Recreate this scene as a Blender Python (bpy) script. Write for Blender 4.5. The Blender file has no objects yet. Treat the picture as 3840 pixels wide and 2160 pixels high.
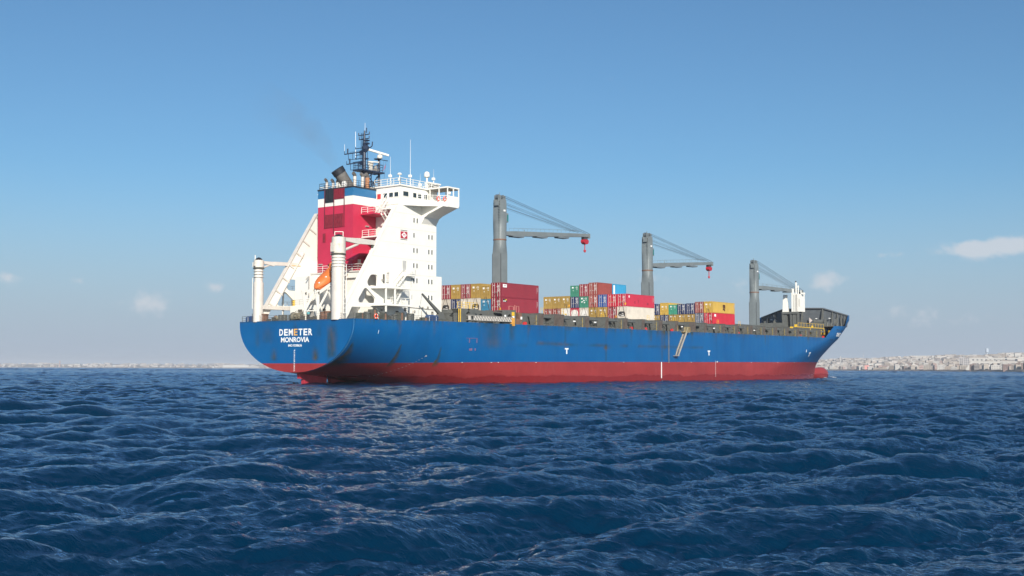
import bpy, math, random
import numpy as np
from mathutils import Vector, Matrix
from mathutils.geometry import tessellate_polygon
random.seed(7)
S = bpy.context.scene
COL = S.collection
TRIM = math.radians(0.355)
# ------------------------------------------------------------------ camera, sky, sun, exposure
CAM = Vector((-132.476, -146.393, 2.70))
YAW, PITCH, ROLL = math.radians(36.9388), math.atan(302.5 / 4400.0), math.atan(13 / 3840.0)
fw = Vector((math.cos(YAW) * math.cos(PITCH), math.sin(YAW) * math.cos(PITCH), math.sin(PITCH)))
rt = Vector((math.sin(YAW), -math.cos(YAW), 0)); up = rt.cross(fw)
r2 = rt * math.cos(ROLL) + up * math.sin(ROLL); u2 = up * math.cos(ROLL) - rt * math.sin(ROLL)
cd = bpy.data.cameras.new('camera'); cam = bpy.data.objects.new('camera', cd); COL.objects.link(cam)
cam.matrix_world = Matrix(((r2.x, u2.x, -fw.x, CAM.x), (r2.y, u2.y, -fw.y, CAM.y), (r2.z, u2.z, -fw.z, CAM.z), (0, 0, 0, 1)))
cd.sensor_width = 36; cd.lens = 4400 / 3840 * 36; cd.clip_start = 0.5; cd.clip_end = 60000
S.camera = cam
SUN_TO = Vector((-0.94, -1.0, 0.60)).normalized()
EL = math.asin(SUN_TO.z)
W = bpy.data.worlds.new('World'); S.world = W; W.use_nodes = True
nt = W.node_tree; N = nt.nodes; Lk = nt.links; N.clear()
def wn(t, **k):
    n = N.new(t)
    for a, b in k.items(): setattr(n, a, b)
    return n
out = wn('ShaderNodeOutputWorld'); bg = wn('ShaderNodeBackground'); bg.inputs[1].default_value = 0.0965
sky = wn('ShaderNodeTexSky', sky_type='NISHITA', sun_disc=False, sun_elevation=EL,
         sun_rotation=math.atan2(SUN_TO.x, SUN_TO.y), altitude=0, air_density=1.0, dust_density=0.9, ozone_density=7.2)
tc = wn('ShaderNodeTexCoord')
hs = wn('ShaderNodeHueSaturation'); hs.inputs['Saturation'].default_value = 1.0
tn = wn('ShaderNodeMixRGB', blend_type='MULTIPLY'); tn.inputs[0].default_value = 1; tn.inputs[2].default_value = (.97, 1.03, .925, 1); Lk.new(sky.outputs[0], tn.inputs[1]); Lk.new(tn.outputs[0], hs.inputs['Color'])
# clouds: noise banks laid out by compass bearing and height above the horizon
sep = wn('ShaderNodeSeparateXYZ'); Lk.new(tc.outputs['Generated'], sep.inputs[0])
def mth(op, a, b=None, clamp=False):
    n = wn('ShaderNodeMath', operation=op, use_clamp=clamp)
    for i, v in enumerate((a, b)):
        if v is None: continue
        if isinstance(v, (int, float)): n.inputs[i].default_value = v
        else: Lk.new(v, n.inputs[i])
    return n.outputs[0]
az = mth('ARCTAN2', sep.outputs[1], sep.outputs[0])
def bank(az_deg, el_deg, waz, wel, amp):
    a = mth('DIVIDE', mth('SUBTRACT', az, math.radians(az_deg)), math.radians(waz))
    e = mth('DIVIDE', mth('SUBTRACT', sep.outputs[2], math.sin(math.radians(el_deg))), math.radians(wel))
    d = mth('ADD', mth('MULTIPLY', a, a), mth('MULTIPLY', e, e))
    return mth('MULTIPLY', mth('POWER', 2.718, mth('MULTIPLY', d, -1.0)), amp)
banks = [bank(15.4, 5.5, 1.25, .50, 1.6), bank(13.4, 5.7, 1.2, .5, 1.5), bank(18.4, 5.35, 1.6, .22, .85), bank(21.8, 4.2, 1.6, .7, .95), bank(25.6, 4.1, 1.5, .6, .9), bank(17.5, 2.5, 3.0, .7, .8), bank(30.0, 4.4, 2.0, .6, .55),
         bank(57.4, 4.0, .6, .32, .95), bank(50.9, 3.8, .6, .34, .95), bank(54.0, 2.9, 3.0, .6, .8), bank(60.4, 3.9, .9, .6, .95), bank(42.0, 2.8, 6.0, 1.0, .5), bank(5.0, 6, 5.0, 1.5, .9), bank(78.0, 6, 7.0, 1.5, .9), bank(-20.0, 8, 15, 3, .9), bank(110.0, 8, 15, 3, .9)]
tot = banks[0]
for b in banks[1:]: tot = mth('ADD', tot, b)
mp = wn('ShaderNodeMapping'); mp.inputs['Scale'].default_value = (1, 1, 1.25); Lk.new(tc.outputs['Generated'], mp.inputs[0])
nz = wn('ShaderNodeTexNoise'); nz.inputs['Scale'].default_value = 44; nz.inputs['Detail'].default_value = 7; nz.inputs['Roughness'].default_value = .58
Lk.new(mp.outputs[0], nz.inputs['Vector'])
cv = mth('SUBTRACT', mth('ADD', mth('MULTIPLY', tot, 0.62), mth('MULTIPLY', nz.outputs[0], 1.6)), 1.12)
cm = wn('ShaderNodeMapRange', interpolation_type='SMOOTHSTEP'); cm.inputs[1].default_value = 0.0; cm.inputs[2].default_value = 0.52
cm.inputs[3].default_value = 0; cm.inputs[4].default_value = 0.72
Lk.new(cv, cm.inputs[0])
mixc = wn('ShaderNodeMixRGB'); mixc.inputs[2].default_value = (5.7, 5.9, 6.3, 1)
Lk.new(cm.outputs[0], mixc.inputs[0])
# pale lavender haze colour mixed into the sky low along the whole horizon
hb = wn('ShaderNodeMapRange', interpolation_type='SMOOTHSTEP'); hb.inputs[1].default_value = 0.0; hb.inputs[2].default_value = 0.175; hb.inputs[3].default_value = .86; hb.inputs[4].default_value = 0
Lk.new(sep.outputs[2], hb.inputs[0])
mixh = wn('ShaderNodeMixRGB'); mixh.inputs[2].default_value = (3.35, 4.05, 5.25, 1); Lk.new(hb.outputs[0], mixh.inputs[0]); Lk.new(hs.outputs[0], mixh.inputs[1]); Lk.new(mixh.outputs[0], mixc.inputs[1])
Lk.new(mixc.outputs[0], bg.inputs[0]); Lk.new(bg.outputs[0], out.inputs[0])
sd = bpy.data.lights.new('sun', 'SUN'); sd.energy = 4.9; sd.angle = math.radians(0.5); sd.color = (1.0, 0.94, 0.84)
so = bpy.data.objects.new('sun', sd); COL.objects.link(so)
so.rotation_euler = SUN_TO.to_track_quat('Z', 'Y').to_euler()
S.view_settings.view_transform = 'Standard'; S.view_settings.look = 'None'; S.view_settings.exposure = 0.28; S.view_settings.gamma = 1
S.render.engine = 'CYCLES'
S.cycles.use_denoising = True
S.cycles.max_bounces = 6; S.cycles.volume_bounces = 0
# ------------------------------------------------------------------ materials
MATS = {}
def mat(name, color=(.5, .5, .5), rough=.5, var=.12, rust=0.0, vscale=1.2, metal=0.0, objcol=False, bump=0.0, rustcol=(.16, .06, .02), streak=5.0, emit=None):
    if name in MATS: return MATS[name]
    m = bpy.data.materials.new(name); m.use_nodes = True; t = m.node_tree; n = t.nodes; l = t.links
    p = n['Principled BSDF']; p.inputs['Roughness'].default_value = rough; p.inputs['Metallic'].default_value = metal
    c = n.new('ShaderNodeTexCoord')
    if objcol:
        oi = n.new('ShaderNodeObjectInfo'); base = oi.outputs['Color']
    else:
        rgb = n.new('ShaderNodeRGB'); rgb.outputs[0].default_value = (*color, 1); base = rgb.outputs[0]
    z = n.new('ShaderNodeTexNoise'); z.inputs['Scale'].default_value = vscale; z.inputs['Detail'].default_value = 6; z.inputs['Roughness'].default_value = .6
    l.new(c.outputs['Object'], z.inputs['Vector'])
    mr = n.new('ShaderNodeMapRange'); mr.inputs[1].default_value = .3; mr.inputs[2].default_value = .7; mr.inputs[3].default_value = 1 - var; mr.inputs[4].default_value = 1 + var
    l.new(z.outputs[0], mr.inputs[0])
    mx = n.new('ShaderNodeVectorMath'); mx.operation = 'SCALE'; l.new(base, mx.inputs[0]); l.new(mr.outputs[0], mx.inputs['Scale'])
    last = mx.outputs[0]
    if rust > 0:
        mpp = n.new('ShaderNodeMapping'); mpp.inputs['Scale'].default_value = (streak, streak, 1.0); l.new(c.outputs['Object'], mpp.inputs[0])
        z2 = n.new('ShaderNodeTexNoise'); z2.inputs['Scale'].default_value = .55; z2.inputs['Detail'].default_value = 5; z2.inputs['Roughness'].default_value = .65
        l.new(mpp.outputs[0], z2.inputs['Vector'])
        r = n.new('ShaderNodeMapRange'); r.inputs[1].default_value = .74 - .24 * rust; r.inputs[2].default_value = .86 - .2 * rust; r.inputs[4].default_value = .85
        l.new(z2.outputs[0], r.inputs[0])
        mm = n.new('ShaderNodeMixRGB'); mm.inputs[2].default_value = (*rustcol, 1); l.new(r.outputs[0], mm.inputs[0]); l.new(last, mm.inputs[1]); last = mm.outputs[0]
    l.new(last, p.inputs['Base Color'])
    if bump:
        b = n.new('ShaderNodeBump'); b.inputs['Strength'].default_value = bump; b.inputs['Distance'].default_value = .05
        l.new(z.outputs[0], b.inputs['Height']); l.new(b.outputs[0], p.inputs['Normal'])
    MATS[name] = m; return m
WHITE = mat('white_paint', (.78, .755, .685), .45, .04, .10, .6, rustcol=(.45, .33, .2), streak=3)
WHITED = mat('worn_white_paint', (.60, .555, .50), .5, .08, .42, .8, rustcol=(.42, .25, .12), streak=4)
CREAM = mat('cream_paint', (.74, .68, .58), .5, .08, .2, .8, rustcol=(.4, .22, .1))
RED = mat('funnel_red_paint', (.50, .024, .066), .5, .09, .10, .5, rustcol=(.24, .014, .035), streak=2)
LOUVRE = mat('dark_red_louvre', (.22, .015, .03), .6, .2, 0, 2)
FBLUE = mat('funnel_blue_paint', (.022, .145, .31), .45, .06, 0, .5)
BLACK = mat('black_paint', (.02, .022, .028), .5, .2, 0, 1)
NAVY = mat('navy_mast_paint', (.015, .028, .06), .5, .2, 0, 1)
SOOT = mat('sooty_steel', (.12, .11, .10), .6, .45, .3, .7, rustcol=(.02, .018, .016))
STEEL = mat('exhaust_steel', (.55, .50, .45), .45, .2, .3, 1.5, rustcol=(.2, .1, .05))
COPPER = mat('rusted_pipe', (.38, .17, .08), .7, .25, .3, 1.5)
GREY = mat('crane_grey_paint', (.165, .187, .192), .5, .13, .2, .5, rustcol=(.12, .07, .045), streak=3)
DGREY = mat('deck_grey_paint', (.105, .108, .10), .6, .18, .34, .7, rustcol=(.15, .075, .04), streak=2.5)
DECK = mat('deck_plate', (.12, .10, .08), .7, .2, .4, .5)
RUSTY = mat('rusty_brown_steel', (.17, .09, .06), .75, .25, .3, 1)
GLASS = mat('window_glass', (.02, .035, .045), .06, .1, 0, 1)
ORANGE = mat('lifeboat_orange', (.66, .165, .035), .55, .06, 0, 1)
YELLOW = mat('yellow_paint', (.72, .45, .03), .5, .1, .15, 2)
HOOKRED = mat('hook_red', (.40, .016, .03), .5, .1, 0, 2)
BOXRED = mat('fire_red', (.55, .03, .03), .5, .1, 0, 2)
ROPE = mat('mooring_rope', (.24, .21, .15), .9, .3, 0, 6, bump=.6)
MARK = mat('white_lettering', (.82, .82, .8), .5, .05, .12, 1, rustcol=(.5, .38, .2))
MARKO = mat('rust_stained_lettering', (.70, .38, .10), .5, .15, 0, 2)
DARKTXT = mat('dark_lettering', (.02, .018, .02), .5, .05, 0, 1)
CABLE = mat('wire_rope', (.05, .06, .075), .6, .1, 0, 1)
TARP = mat('blue_tarpaulin', (.02, .06, .17), .7, .15, 0, 2, bump=.3)
CONT = mat('container_paint', objcol=True, rough=.5, var=.10, rust=.16, vscale=.7, rustcol=(.16, .07, .035), streak=3)
CONTBAR = mat('container_bar', (.62, .58, .54), .5, .1, 0, 2)
CONTDK = mat('container_gasket', (.03, .03, .03), .7, .1, 0, 2)
# ------------------------------------------------------------------ mesh helper
class MB:
    def __init__(s): s.v = []; s.f = []; s.m = []; s.mi = 0
    def add(s, vs, fs):
        o = len(s.v); s.v += [tuple(p) for p in vs]; s.f += [tuple(i + o for i in f) for f in fs]; s.m += [s.mi] * len(fs); return s
    def box(s, x0, x1, y0, y1, z0, z1):
        if x0 > x1: x0, x1 = x1, x0
        if y0 > y1: y0, y1 = y1, y0
        if z0 > z1: z0, z1 = z1, z0
        return s.add([(x0, y0, z0), (x1, y0, z0), (x1, y1, z0), (x0, y1, z0), (x0, y0, z1), (x1, y0, z1), (x1, y1, z1), (x0, y1, z1)],
                     [(3, 2, 1, 0), (4, 5, 6, 7), (0, 1, 5, 4), (1, 2, 6, 5), (2, 3, 7, 6), (3, 0, 4, 7)])
    def rings(s, rs, cap=True):
        n = len(rs[0]); vs = [p for r in rs for p in r]; fs = []
        for i in range(len(rs) - 1):
            for j in range(n):
                k = (j + 1) % n; fs.append((i * n + j, i * n + k, (i + 1) * n + k, (i + 1) * n + j))
        if cap: fs.append(tuple(range(n))[::-1]); fs.append(tuple(range((len(rs) - 1) * n, len(rs) * n)))
        return s.add(vs, fs)
    def tube(s, p0, p1, r, n=6, r1=None):
        a = Vector(p0); b = Vector(p1); d = (b - a)
        if d.length < 1e-6: return s
        d.normalize(); h = Vector((0, 0, 1)) if abs(d.z) < .9 else Vector((1, 0, 0))
        x = d.cross(h).normalized(); y = d.cross(x); r1 = r if r1 is None else r1
        c = [(math.cos(2 * math.pi * (i + .5) / n), math.sin(2 * math.pi * (i + .5) / n)) for i in range(n)]
        return s.rings([[a + (x * p + y * q) * r for p, q in c], [b + (x * p + y * q) * r1 for p, q in c]])
    def path(s, pts, r, n=6):
        for a, b in zip(pts[:-1], pts[1:]): s.tube(a, b, r, n)
        return s
    def beam(s, p0, p1, w, h, w1=None, h1=None):
        a = Vector(p0); b = Vector(p1); d = (b - a).normalized(); u = Vector((0, 0, 1)) if abs(d.z) < .95 else Vector((1, 0, 0))
        x = d.cross(u).normalized(); y = x.cross(d); w1 = w if w1 is None else w1; h1 = h if h1 is None else h1
        q = ((-1, -1), (1, -1), (1, 1), (-1, 1))
        return s.rings([[a + x * i * w / 2 + y * j * h / 2 for i, j in q], [b + x * i * w1 / 2 + y * j * h1 / 2 for i, j in q]])
    def plate(s, outer, holes, fn0, fn1):
        """flat plate with holes; outer/holes are 2-D loops, fn0/fn1 map (u,v) to the two faces"""
        loops = [outer] + list(holes); tri = tessellate_polygon([[Vector((u, v, 0)) for u, v in lp] for lp in loops])
        flat = [p for lp in loops for p in lp]; n = len(flat)
        vs = [fn0(*p) for p in flat] + [fn1(*p) for p in flat]
        fs = [tuple(t) for t in tri] + [tuple(i + n for i in t[::-1]) for t in tri]
        o = 0
        for lp in loops:
            k = len(lp)
            for i in range(k): j = (i + 1) % k; fs.append((o + i, o + j, o + j + n, o + i + n))
            o += k
        return s.add(vs, fs)
    def prism(s, poly, fn0, fn1): return s.plate(poly, [], fn0, fn1)
    def lathe(s, prof, c, n=12, axis='z'):
        rs = []
        for r, h in prof:
            ring = []
            for i in range(n):
                a = 2 * math.pi * i / n; x, y = r * math.cos(a), r * math.sin(a)
                ring.append({'z': (c[0] + x, c[1] + y, c[2] + h), 'x': (c[0] + h, c[1] + x, c[2] + y), 'y': (c[0] + x, c[1] + h, c[2] + y)}[axis])
            rs.append(ring)
        return s.rings(rs)
    def rail(s, pts, h=1.05, r=.035, step=1.5, bars=2):
        for a, b in zip(pts[:-1], pts[1:]):
            a = Vector(a); b = Vector(b); n = max(1, round((b - a).length / step))
            for i in range(n + 1):
                p = a.lerp(b, i / n); s.tube(p, p + Vector((0, 0, h)), r * 1.1, 4)
            for k in range(bars + 1):
                z = Vector((0, 0, h * (1 - k * .36))); s.tube(a + z, b + z, r if k else r * 1.25, 4)
        return s
    def data(s, name, mats, smooth=False):
        me = bpy.data.meshes.new(name); me.from_pydata(s.v, [], s.f)
        for m in (mats if isinstance(mats, (list, tuple)) else [mats]): me.materials.append(m)
        if any(s.m): me.polygons.foreach_set('material_index', s.m)
        import bmesh
        b = bmesh.new(); b.from_mesh(me); bmesh.ops.recalc_face_normals(b, faces=b.faces)
        if name in ('exhaust_smoke', 'haze') and b.calc_volume(signed=True) < 0: bmesh.ops.reverse_faces(b, faces=b.faces)
        b.to_mesh(me); b.free()
        if smooth:
            me.polygons.foreach_set('use_smooth', [True] * len(me.polygons)); me.set_sharp_from_angle(angle=math.radians(38))
        me.update(); return me
    def build_each(s, name, mats, parent=None, smooth=False):
        """every loose piece becomes an object of its own"""
        par = list(range(len(s.v)))
        def find(i):
            while par[i] != i: par[i] = par[par[i]]; i = par[i]
            return i
        for f in s.f:
            for i in f[1:]: par[find(i)] = find(f[0])
        groups = {}
        for f in s.f: groups.setdefault(find(f[0]), []).append(f)
        out = []
        for fs in groups.values():
            ids = sorted({i for f in fs for i in f}); mp = {i: k for k, i in enumerate(ids)}
            m = MB(); m.add([s.v[i] for i in ids], [tuple(mp[i] for i in f) for f in fs]); out.append(m.build(name, mats, parent, smooth))
        return out
    def build(s, name, mats, parent=None, smooth=False, label=None):
        o = bpy.data.objects.new(name, s.data(name, mats, smooth)); COL.objects.link(o)
        if parent: o.parent = parent
        if label: o['label'] = label
        return o
def tag(o, label=None, cat=None, group=None, kind=None):
    for k, v in (('label', label), ('category', cat), ('group', group), ('kind', kind)):
        if v: o[k] = v
    return o
def empty(name, parent=None):
    o = bpy.data.objects.new(name, None); COL.objects.link(o); o.empty_display_size = .5
    if parent: o.parent = parent
    return o
SHIPM = Matrix.Rotation(-TRIM, 4, 'Y')
def aboard(o, p=(0, 0, 0), rz=0):
    """place a top-level thing that stands on the ship"""
    o.location = SHIPM @ Vector(p); o.rotation_euler = (SHIPM @ Matrix.Rotation(rz, 4, 'Z')).to_euler(); return o
def copy_tree(o, parent=None):
    c = o.copy(); COL.objects.link(c)
    if parent: c.parent = parent
    for ch in list(o.children): copy_tree(ch, c)
    return c
def text_mesh(body, width, height, fn, name, m, parent, bold=.02, align='CENTER', label=None):
    cu = bpy.data.curves.new(name, 'FONT'); cu.body = body; cu.offset = bold; cu.resolution_u = 3
    t = bpy.data.objects.new(name + '_tmp', cu); COL.objects.link(t)
    dg = bpy.context.evaluated_depsgraph_get(); me = bpy.data.meshes.new_from_object(t.evaluated_get(dg))
    bpy.data.objects.remove(t); bpy.data.curves.remove(cu)
    co = np.empty(len(me.vertices) * 3, np.float32); me.vertices.foreach_get('co', co); co = co.reshape(-1, 3)
    mn, mx = co.min(0), co.max(0)
    u = ((co[:, 0] - mn[0]) / (mx[0] - mn[0]) - .5) * width; v = ((co[:, 1] - mn[1]) / (mx[1] - mn[1]) - .5) * height
    pts = np.array([fn(a, b) for a, b in zip(u, v)], np.float32); me.vertices.foreach_set('co', pts.ravel())
    me.materials.clear(); me.materials.append(m); me.update()
    o = bpy.data.objects.new(name, me); COL.objects.link(o); o.parent = parent
    if label: o['label'] = label
    return o
# ------------------------------------------------------------------ sea
def smooth01(x): x = np.clip(x, 0, 1); return x * x * (3 - 2 * x)
def ocean_tile(L, n, lam0, lam1, std, wind, spread, seed, chop, peak):
    rng = np.random.default_rng(seed)
    k1 = 2 * np.pi * np.fft.fftfreq(n, L / n); kx, ky = np.meshgrid(k1, k1, indexing='ij'); k = np.hypot(kx, ky); k[0, 0] = 1
    lam = 2 * np.pi / k; kp = 2 * np.pi / peak
    Pk = np.exp(-1.25 * (kp / k) ** 2) / k ** 3.7
    c = (kx * math.cos(wind) + ky * math.sin(wind)) / k
    D = spread + (1 - spread) * np.clip(c, 0, 1) ** 4
    band = smooth01((lam - lam0 * .8) / (lam0 * .4)) * smooth01((lam1 * 1.2 - lam) / (lam1 * .4))
    A = np.sqrt(Pk * D * band); A[0, 0] = 0
    h = (rng.standard_normal((n, n)) + 1j * rng.standard_normal((n, n))) * A
    z = np.fft.ifft2(h); sc = std / z.real.std()
    dx = np.fft.ifft2(-1j * kx / k * h).real * sc * chop; dy = np.fft.ifft2(-1j * ky / k * h).real * sc * chop
    g = L / n
    J = (1 + (np.roll(dx, -1, 0) - np.roll(dx, 1, 0)) / (2 * g)) * (1 + (np.roll(dy, -1, 1) - np.roll(dy, 1, 1)) / (2 * g)) - ((np.roll(dx, -1, 1) - np.roll(dx, 1, 1)) / (2 * g)) ** 2
    return L, n, np.stack([dx, dy, z.real * sc, J], -1)
def sample(tile, x, y):
    L, n, d = tile
    u = (x / L % 1) * n; v = (y / L % 1) * n; i = np.floor(u).astype(int); j = np.floor(v).astype(int); fu = (u - i)[..., None]; fv = (v - j)[..., None]
    i %= n; j %= n; i1 = (i + 1) % n; j1 = (j + 1) % n
    return d[i, j] * (1 - fu) * (1 - fv) + d[i1, j] * fu * (1 - fv) + d[i, j1] * (1 - fu) * fv + d[i1, j1] * fu * fv
def build_sea():
    wind = YAW + math.radians(180 + 24)
    T1 = ocean_tile(143, 768, 2.2, 45, .142, wind, .07, 3, 1.25, 6.6)
    T2 = ocean_tile(41, 512, .4, 2.6, .043, wind + .3, .07, 11, 1.2, 1.7)
    T3 = ocean_tile(11.3, 384, .12, .9, .0155, wind - .25, .05, 5, 1.1, .7)
    rr = [4.0]
    while rr[-1] < 420: rr.append(rr[-1] * 1.0046 if rr[-1] > 9 else rr[-1] * 1.03)
    while rr[-1] < 860: rr.append(rr[-1] * 1.007)
    while rr[-1] < 2800: rr.append(rr[-1] + 6.0)
    while rr[-1] < 12000: rr.append(rr[-1] * 1.03)
    rr = np.array(rr)
    fine = np.radians(np.arange(-42, 42.001, .08)); side = np.radians(np.concatenate([np.arange(.3, 12, .3), np.arange(12, 38, .6), np.array([39, 41, 44, 48, 53, 59, 66, 74, 83, 92, 102, 112, 122, 130, 138])]))
    aa = YAW + np.concatenate([-(side[::-1] + math.radians(42)), fine, side + math.radians(42)])
    r, a = np.meshgrid(rr, aa, indexing='ij'); x = CAM.x + r * np.cos(a); y = CAM.y + r * np.sin(a)
    c3 = np.cos(.4); s3 = np.sin(.4)
    d1 = sample(T1, x, y); d2 = sample(T2, x * c3 - y * s3, x * s3 + y * c3)
    # short seas run into longer ones with distance, as far as the eye can still part them
    def seas(q): 
        d = sample(T2, (x * c3 - y * s3) / q, (x * s3 + y * c3) / q); d = d.copy(); d[..., :3] *= q * 1.25; return d
    wB = smooth01((r - 260) / 180); wC = smooth01((r - 750) / 200)
    dB, dC = seas(3.4), seas(7.6)
    d2 = d2 * (1 - wB)[..., None] + dB * (wB * (1 - wC))[..., None] + dC * wC[..., None]
    d3 = sample(T3, x * c3 + y * s3, -x * s3 + y * c3)
    f2 = 1 - .6 * smooth01((r - 1500) / 4000); f1 = 1 - .5 * smooth01((r - 1500) / 4000); f3 = 1 - smooth01((r - 40) / 130)
    # gusty patches
    gust = .95 + .25 * sample(ocean_tile(400, 128, 60, 400, 1.0, 0, 1, 8, 0, 150), x, y)[..., 2]
    gust = np.clip(gust, .45, 1.5)
    lee = 1 - .35 * np.exp(-((y + 60) / 60) ** 2) * (x > -20) * (x < 260)
    px = x + d1[..., 0] * f1 + (d2[..., 0] * c3 + d2[..., 1] * s3) * f2 * gust
    py = y + d1[..., 1] * f1 + (-d2[..., 0] * s3 + d2[..., 1] * c3) * f2 * gust
    pz = (d1[..., 2] * f1 + d2[..., 2] * f2 * gust) * lee + d3[..., 2] * f3
    jt = np.quantile(T1[2][..., 3], .006); foam = smooth01((jt + .08 - d1[..., 3]) / .2) * .74
    # white water where the swell slaps the hull
    def slap(cx, cy, rx, ry, k): return k * np.exp(-((x - cx) / rx) ** 2 - ((y - cy) / ry) ** 2)
    foam = foam + slap(226, -3, 7, 3.0, .75) + slap(236, -8, 12, 2.5, .34) + slap(40, -14, 18, 2.0, .5) + slap(58, -16.5, 14, 1.8, .42) + slap(122, -16, 12, 1.3, .42) + slap(172, -15.4, 14, 1.3, .45) + slap(200, -11, 8, 1.4, .45)
    n, m = r.shape
    co = np.stack([px, py, pz], -1).astype(np.float32).reshape(-1, 3)
    idx = np.arange(n * m).reshape(n, m); q = np.stack([idx[:-1, :-1], idx[1:, :-1], idx[1:, 1:], idx[:-1, 1:]], -1).reshape(-1, 4)
    me = bpy.data.meshes.new('sea'); me.vertices.add(len(co)); me.vertices.foreach_set('co', co.ravel())
    me.loops.add(q.size); me.loops.foreach_set('vertex_index', q.ravel().astype(np.int32))
    me.polygons.add(len(q)); me.polygons.foreach_set('loop_start', np.arange(0, q.size, 4, dtype=np.int32)); me.polygons.foreach_set('loop_total', np.full(len(q), 4, np.int32))
    me.polygons.foreach_set('use_smooth', np.ones(len(q), bool)); me.update()
    at = me.attributes.new('foam', 'FLOAT', 'POINT'); at.data.foreach_set('value', foam.astype(np.float32).ravel())
    m_ = bpy.data.materials.new('sea_water'); m_.use_nodes = True; t = m_.node_tree; nn = t.nodes; l = t.links; nn.remove(nn['Principled BSDF'])
    body = nn.new('ShaderNodeBsdfDiffuse'); body.inputs['Color'].default_value = (.0008, .0185, .046, 1)
    gl = nn.new('ShaderNodeBsdfGlossy'); gl.inputs['Color'].default_value = (.66, .75, .88, 1); gl.inputs['Roughness'].default_value = .10; fr = nn.new('ShaderNodeFresnel'); fr.inputs['IOR'].default_value = 1.333
    wm = nn.new('ShaderNodeMixShader'); l.new(fr.outputs[0], wm.inputs[0]); l.new(body.outputs[0], wm.inputs[1]); l.new(gl.outputs[0], wm.inputs[2])
    g = nn.new('ShaderNodeNewGeometry')
    z1 = nn.new('ShaderNodeTexNoise'); z1.inputs['Scale'].default_value = 1.9; z1.inputs['Detail'].default_value = 5; z1.inputs['Roughness'].default_value = .62; mpw = nn.new('ShaderNodeMapping'); mpw.inputs['Rotation'].default_value = (0, 0, -wind); mpw.inputs['Scale'].default_value = (1.9, .62, 1); l.new(g.outputs['Position'], mpw.inputs[0]); l.new(mpw.outputs[0], z1.inputs['Vector'])
    b = nn.new('ShaderNodeBump'); b.inputs['Strength'].default_value = .8; b.inputs['Distance'].default_value = .095; l.new(z1.outputs[0], b.inputs['Height']); l.new(b.outputs[0], gl.inputs['Normal']); l.new(b.outputs[0], fr.inputs['Normal'])
    af = nn.new('ShaderNodeAttribute'); af.attribute_name = 'foam'
    z2 = nn.new('ShaderNodeTexNoise'); z2.inputs['Scale'].default_value = 3.5; z2.inputs['Detail'].default_value = 7; z2.inputs['Roughness'].default_value = .7; l.new(g.outputs['Position'], z2.inputs['Vector'])
    ad = nn.new('ShaderNodeMath'); ad.operation = 'ADD'; l.new(af.outputs['Fac'], ad.inputs[0]); l.new(z2.outputs[0], ad.inputs[1])
    mr = nn.new('ShaderNodeMapRange'); mr.inputs[1].default_value = 1.02; mr.inputs[2].default_value = 1.25; l.new(ad.outputs[0], mr.inputs[0])
    df = nn.new('ShaderNodeBsdfDiffuse'); df.inputs['Color'].default_value = (.62, .66, .68, 1)
    ms = nn.new('ShaderNodeMixShader'); l.new(mr.outputs[0], ms.inputs[0]); l.new(wm.outputs[0], ms.inputs[1]); l.new(df.outputs[0], ms.inputs[2]); l.new(ms.outputs[0], nn['Material Output'].inputs['Surface'])
    me.materials.append(m_); o = bpy.data.objects.new('sea', me); COL.objects.link(o); o['kind'] = 'structure'
build_sea()
# ------------------------------------------------------------------ hull
SHIP = empty('container_ship'); aboard(SHIP)
tag(SHIP, 'blue hulled container ship with a red waterline, white bridge tower and three grey cranes', 'container ship')
XT = 1.9
def half(x, z):
    x = np.asarray(x, float); z = np.asarray(z, float)
    B = 13.65 + 1.35 * smooth01((x - XT) / 34)
    zb = np.interp(x, [XT, 8, 15, 22, 30, 40, 60], [1.93, 1.15, .1, -1.4, -3.4, -5, -6.5])
    p = np.interp(x, [XT, 8, 15, 22, 30, 40, 60], [2, 2.03, 2.1, 2.3, 2.7, 3.6, 8])
    r = np.clip((10.1 - z) / (10.1 - zb), 0, 1)
    y = B * (1 - r ** p) ** (1 / p)
    xs = np.interp(z, [0, 2.4, 4.45, 7.3, 10.6, 14, 16.5, 19], [146, 155, 165, 180, 195, 204, 208, 208])
    t = np.clip((x - xs) / (stem(z) - xs), 0, 1)
    return y * (1 - t * t)
def stem(z): return np.interp(z, [-6, 0, 2.4, 4.45, 7.3, 10.6, 14, 16.5, 19], [221, 221, 221.5, 223, 226, 229, 231.5, 232.8, 233.4])
def ztop(x): return np.interp(x, [XT, 11, 20, 194.6, 200, 210.2, 210.9, 234], [10.62, 10.62, 10.72, 10.72, 14.3, 14.4, 17.8, 18.6])
def g1(v, c, w): return np.exp(-((v - c) / w) ** 2)
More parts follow.
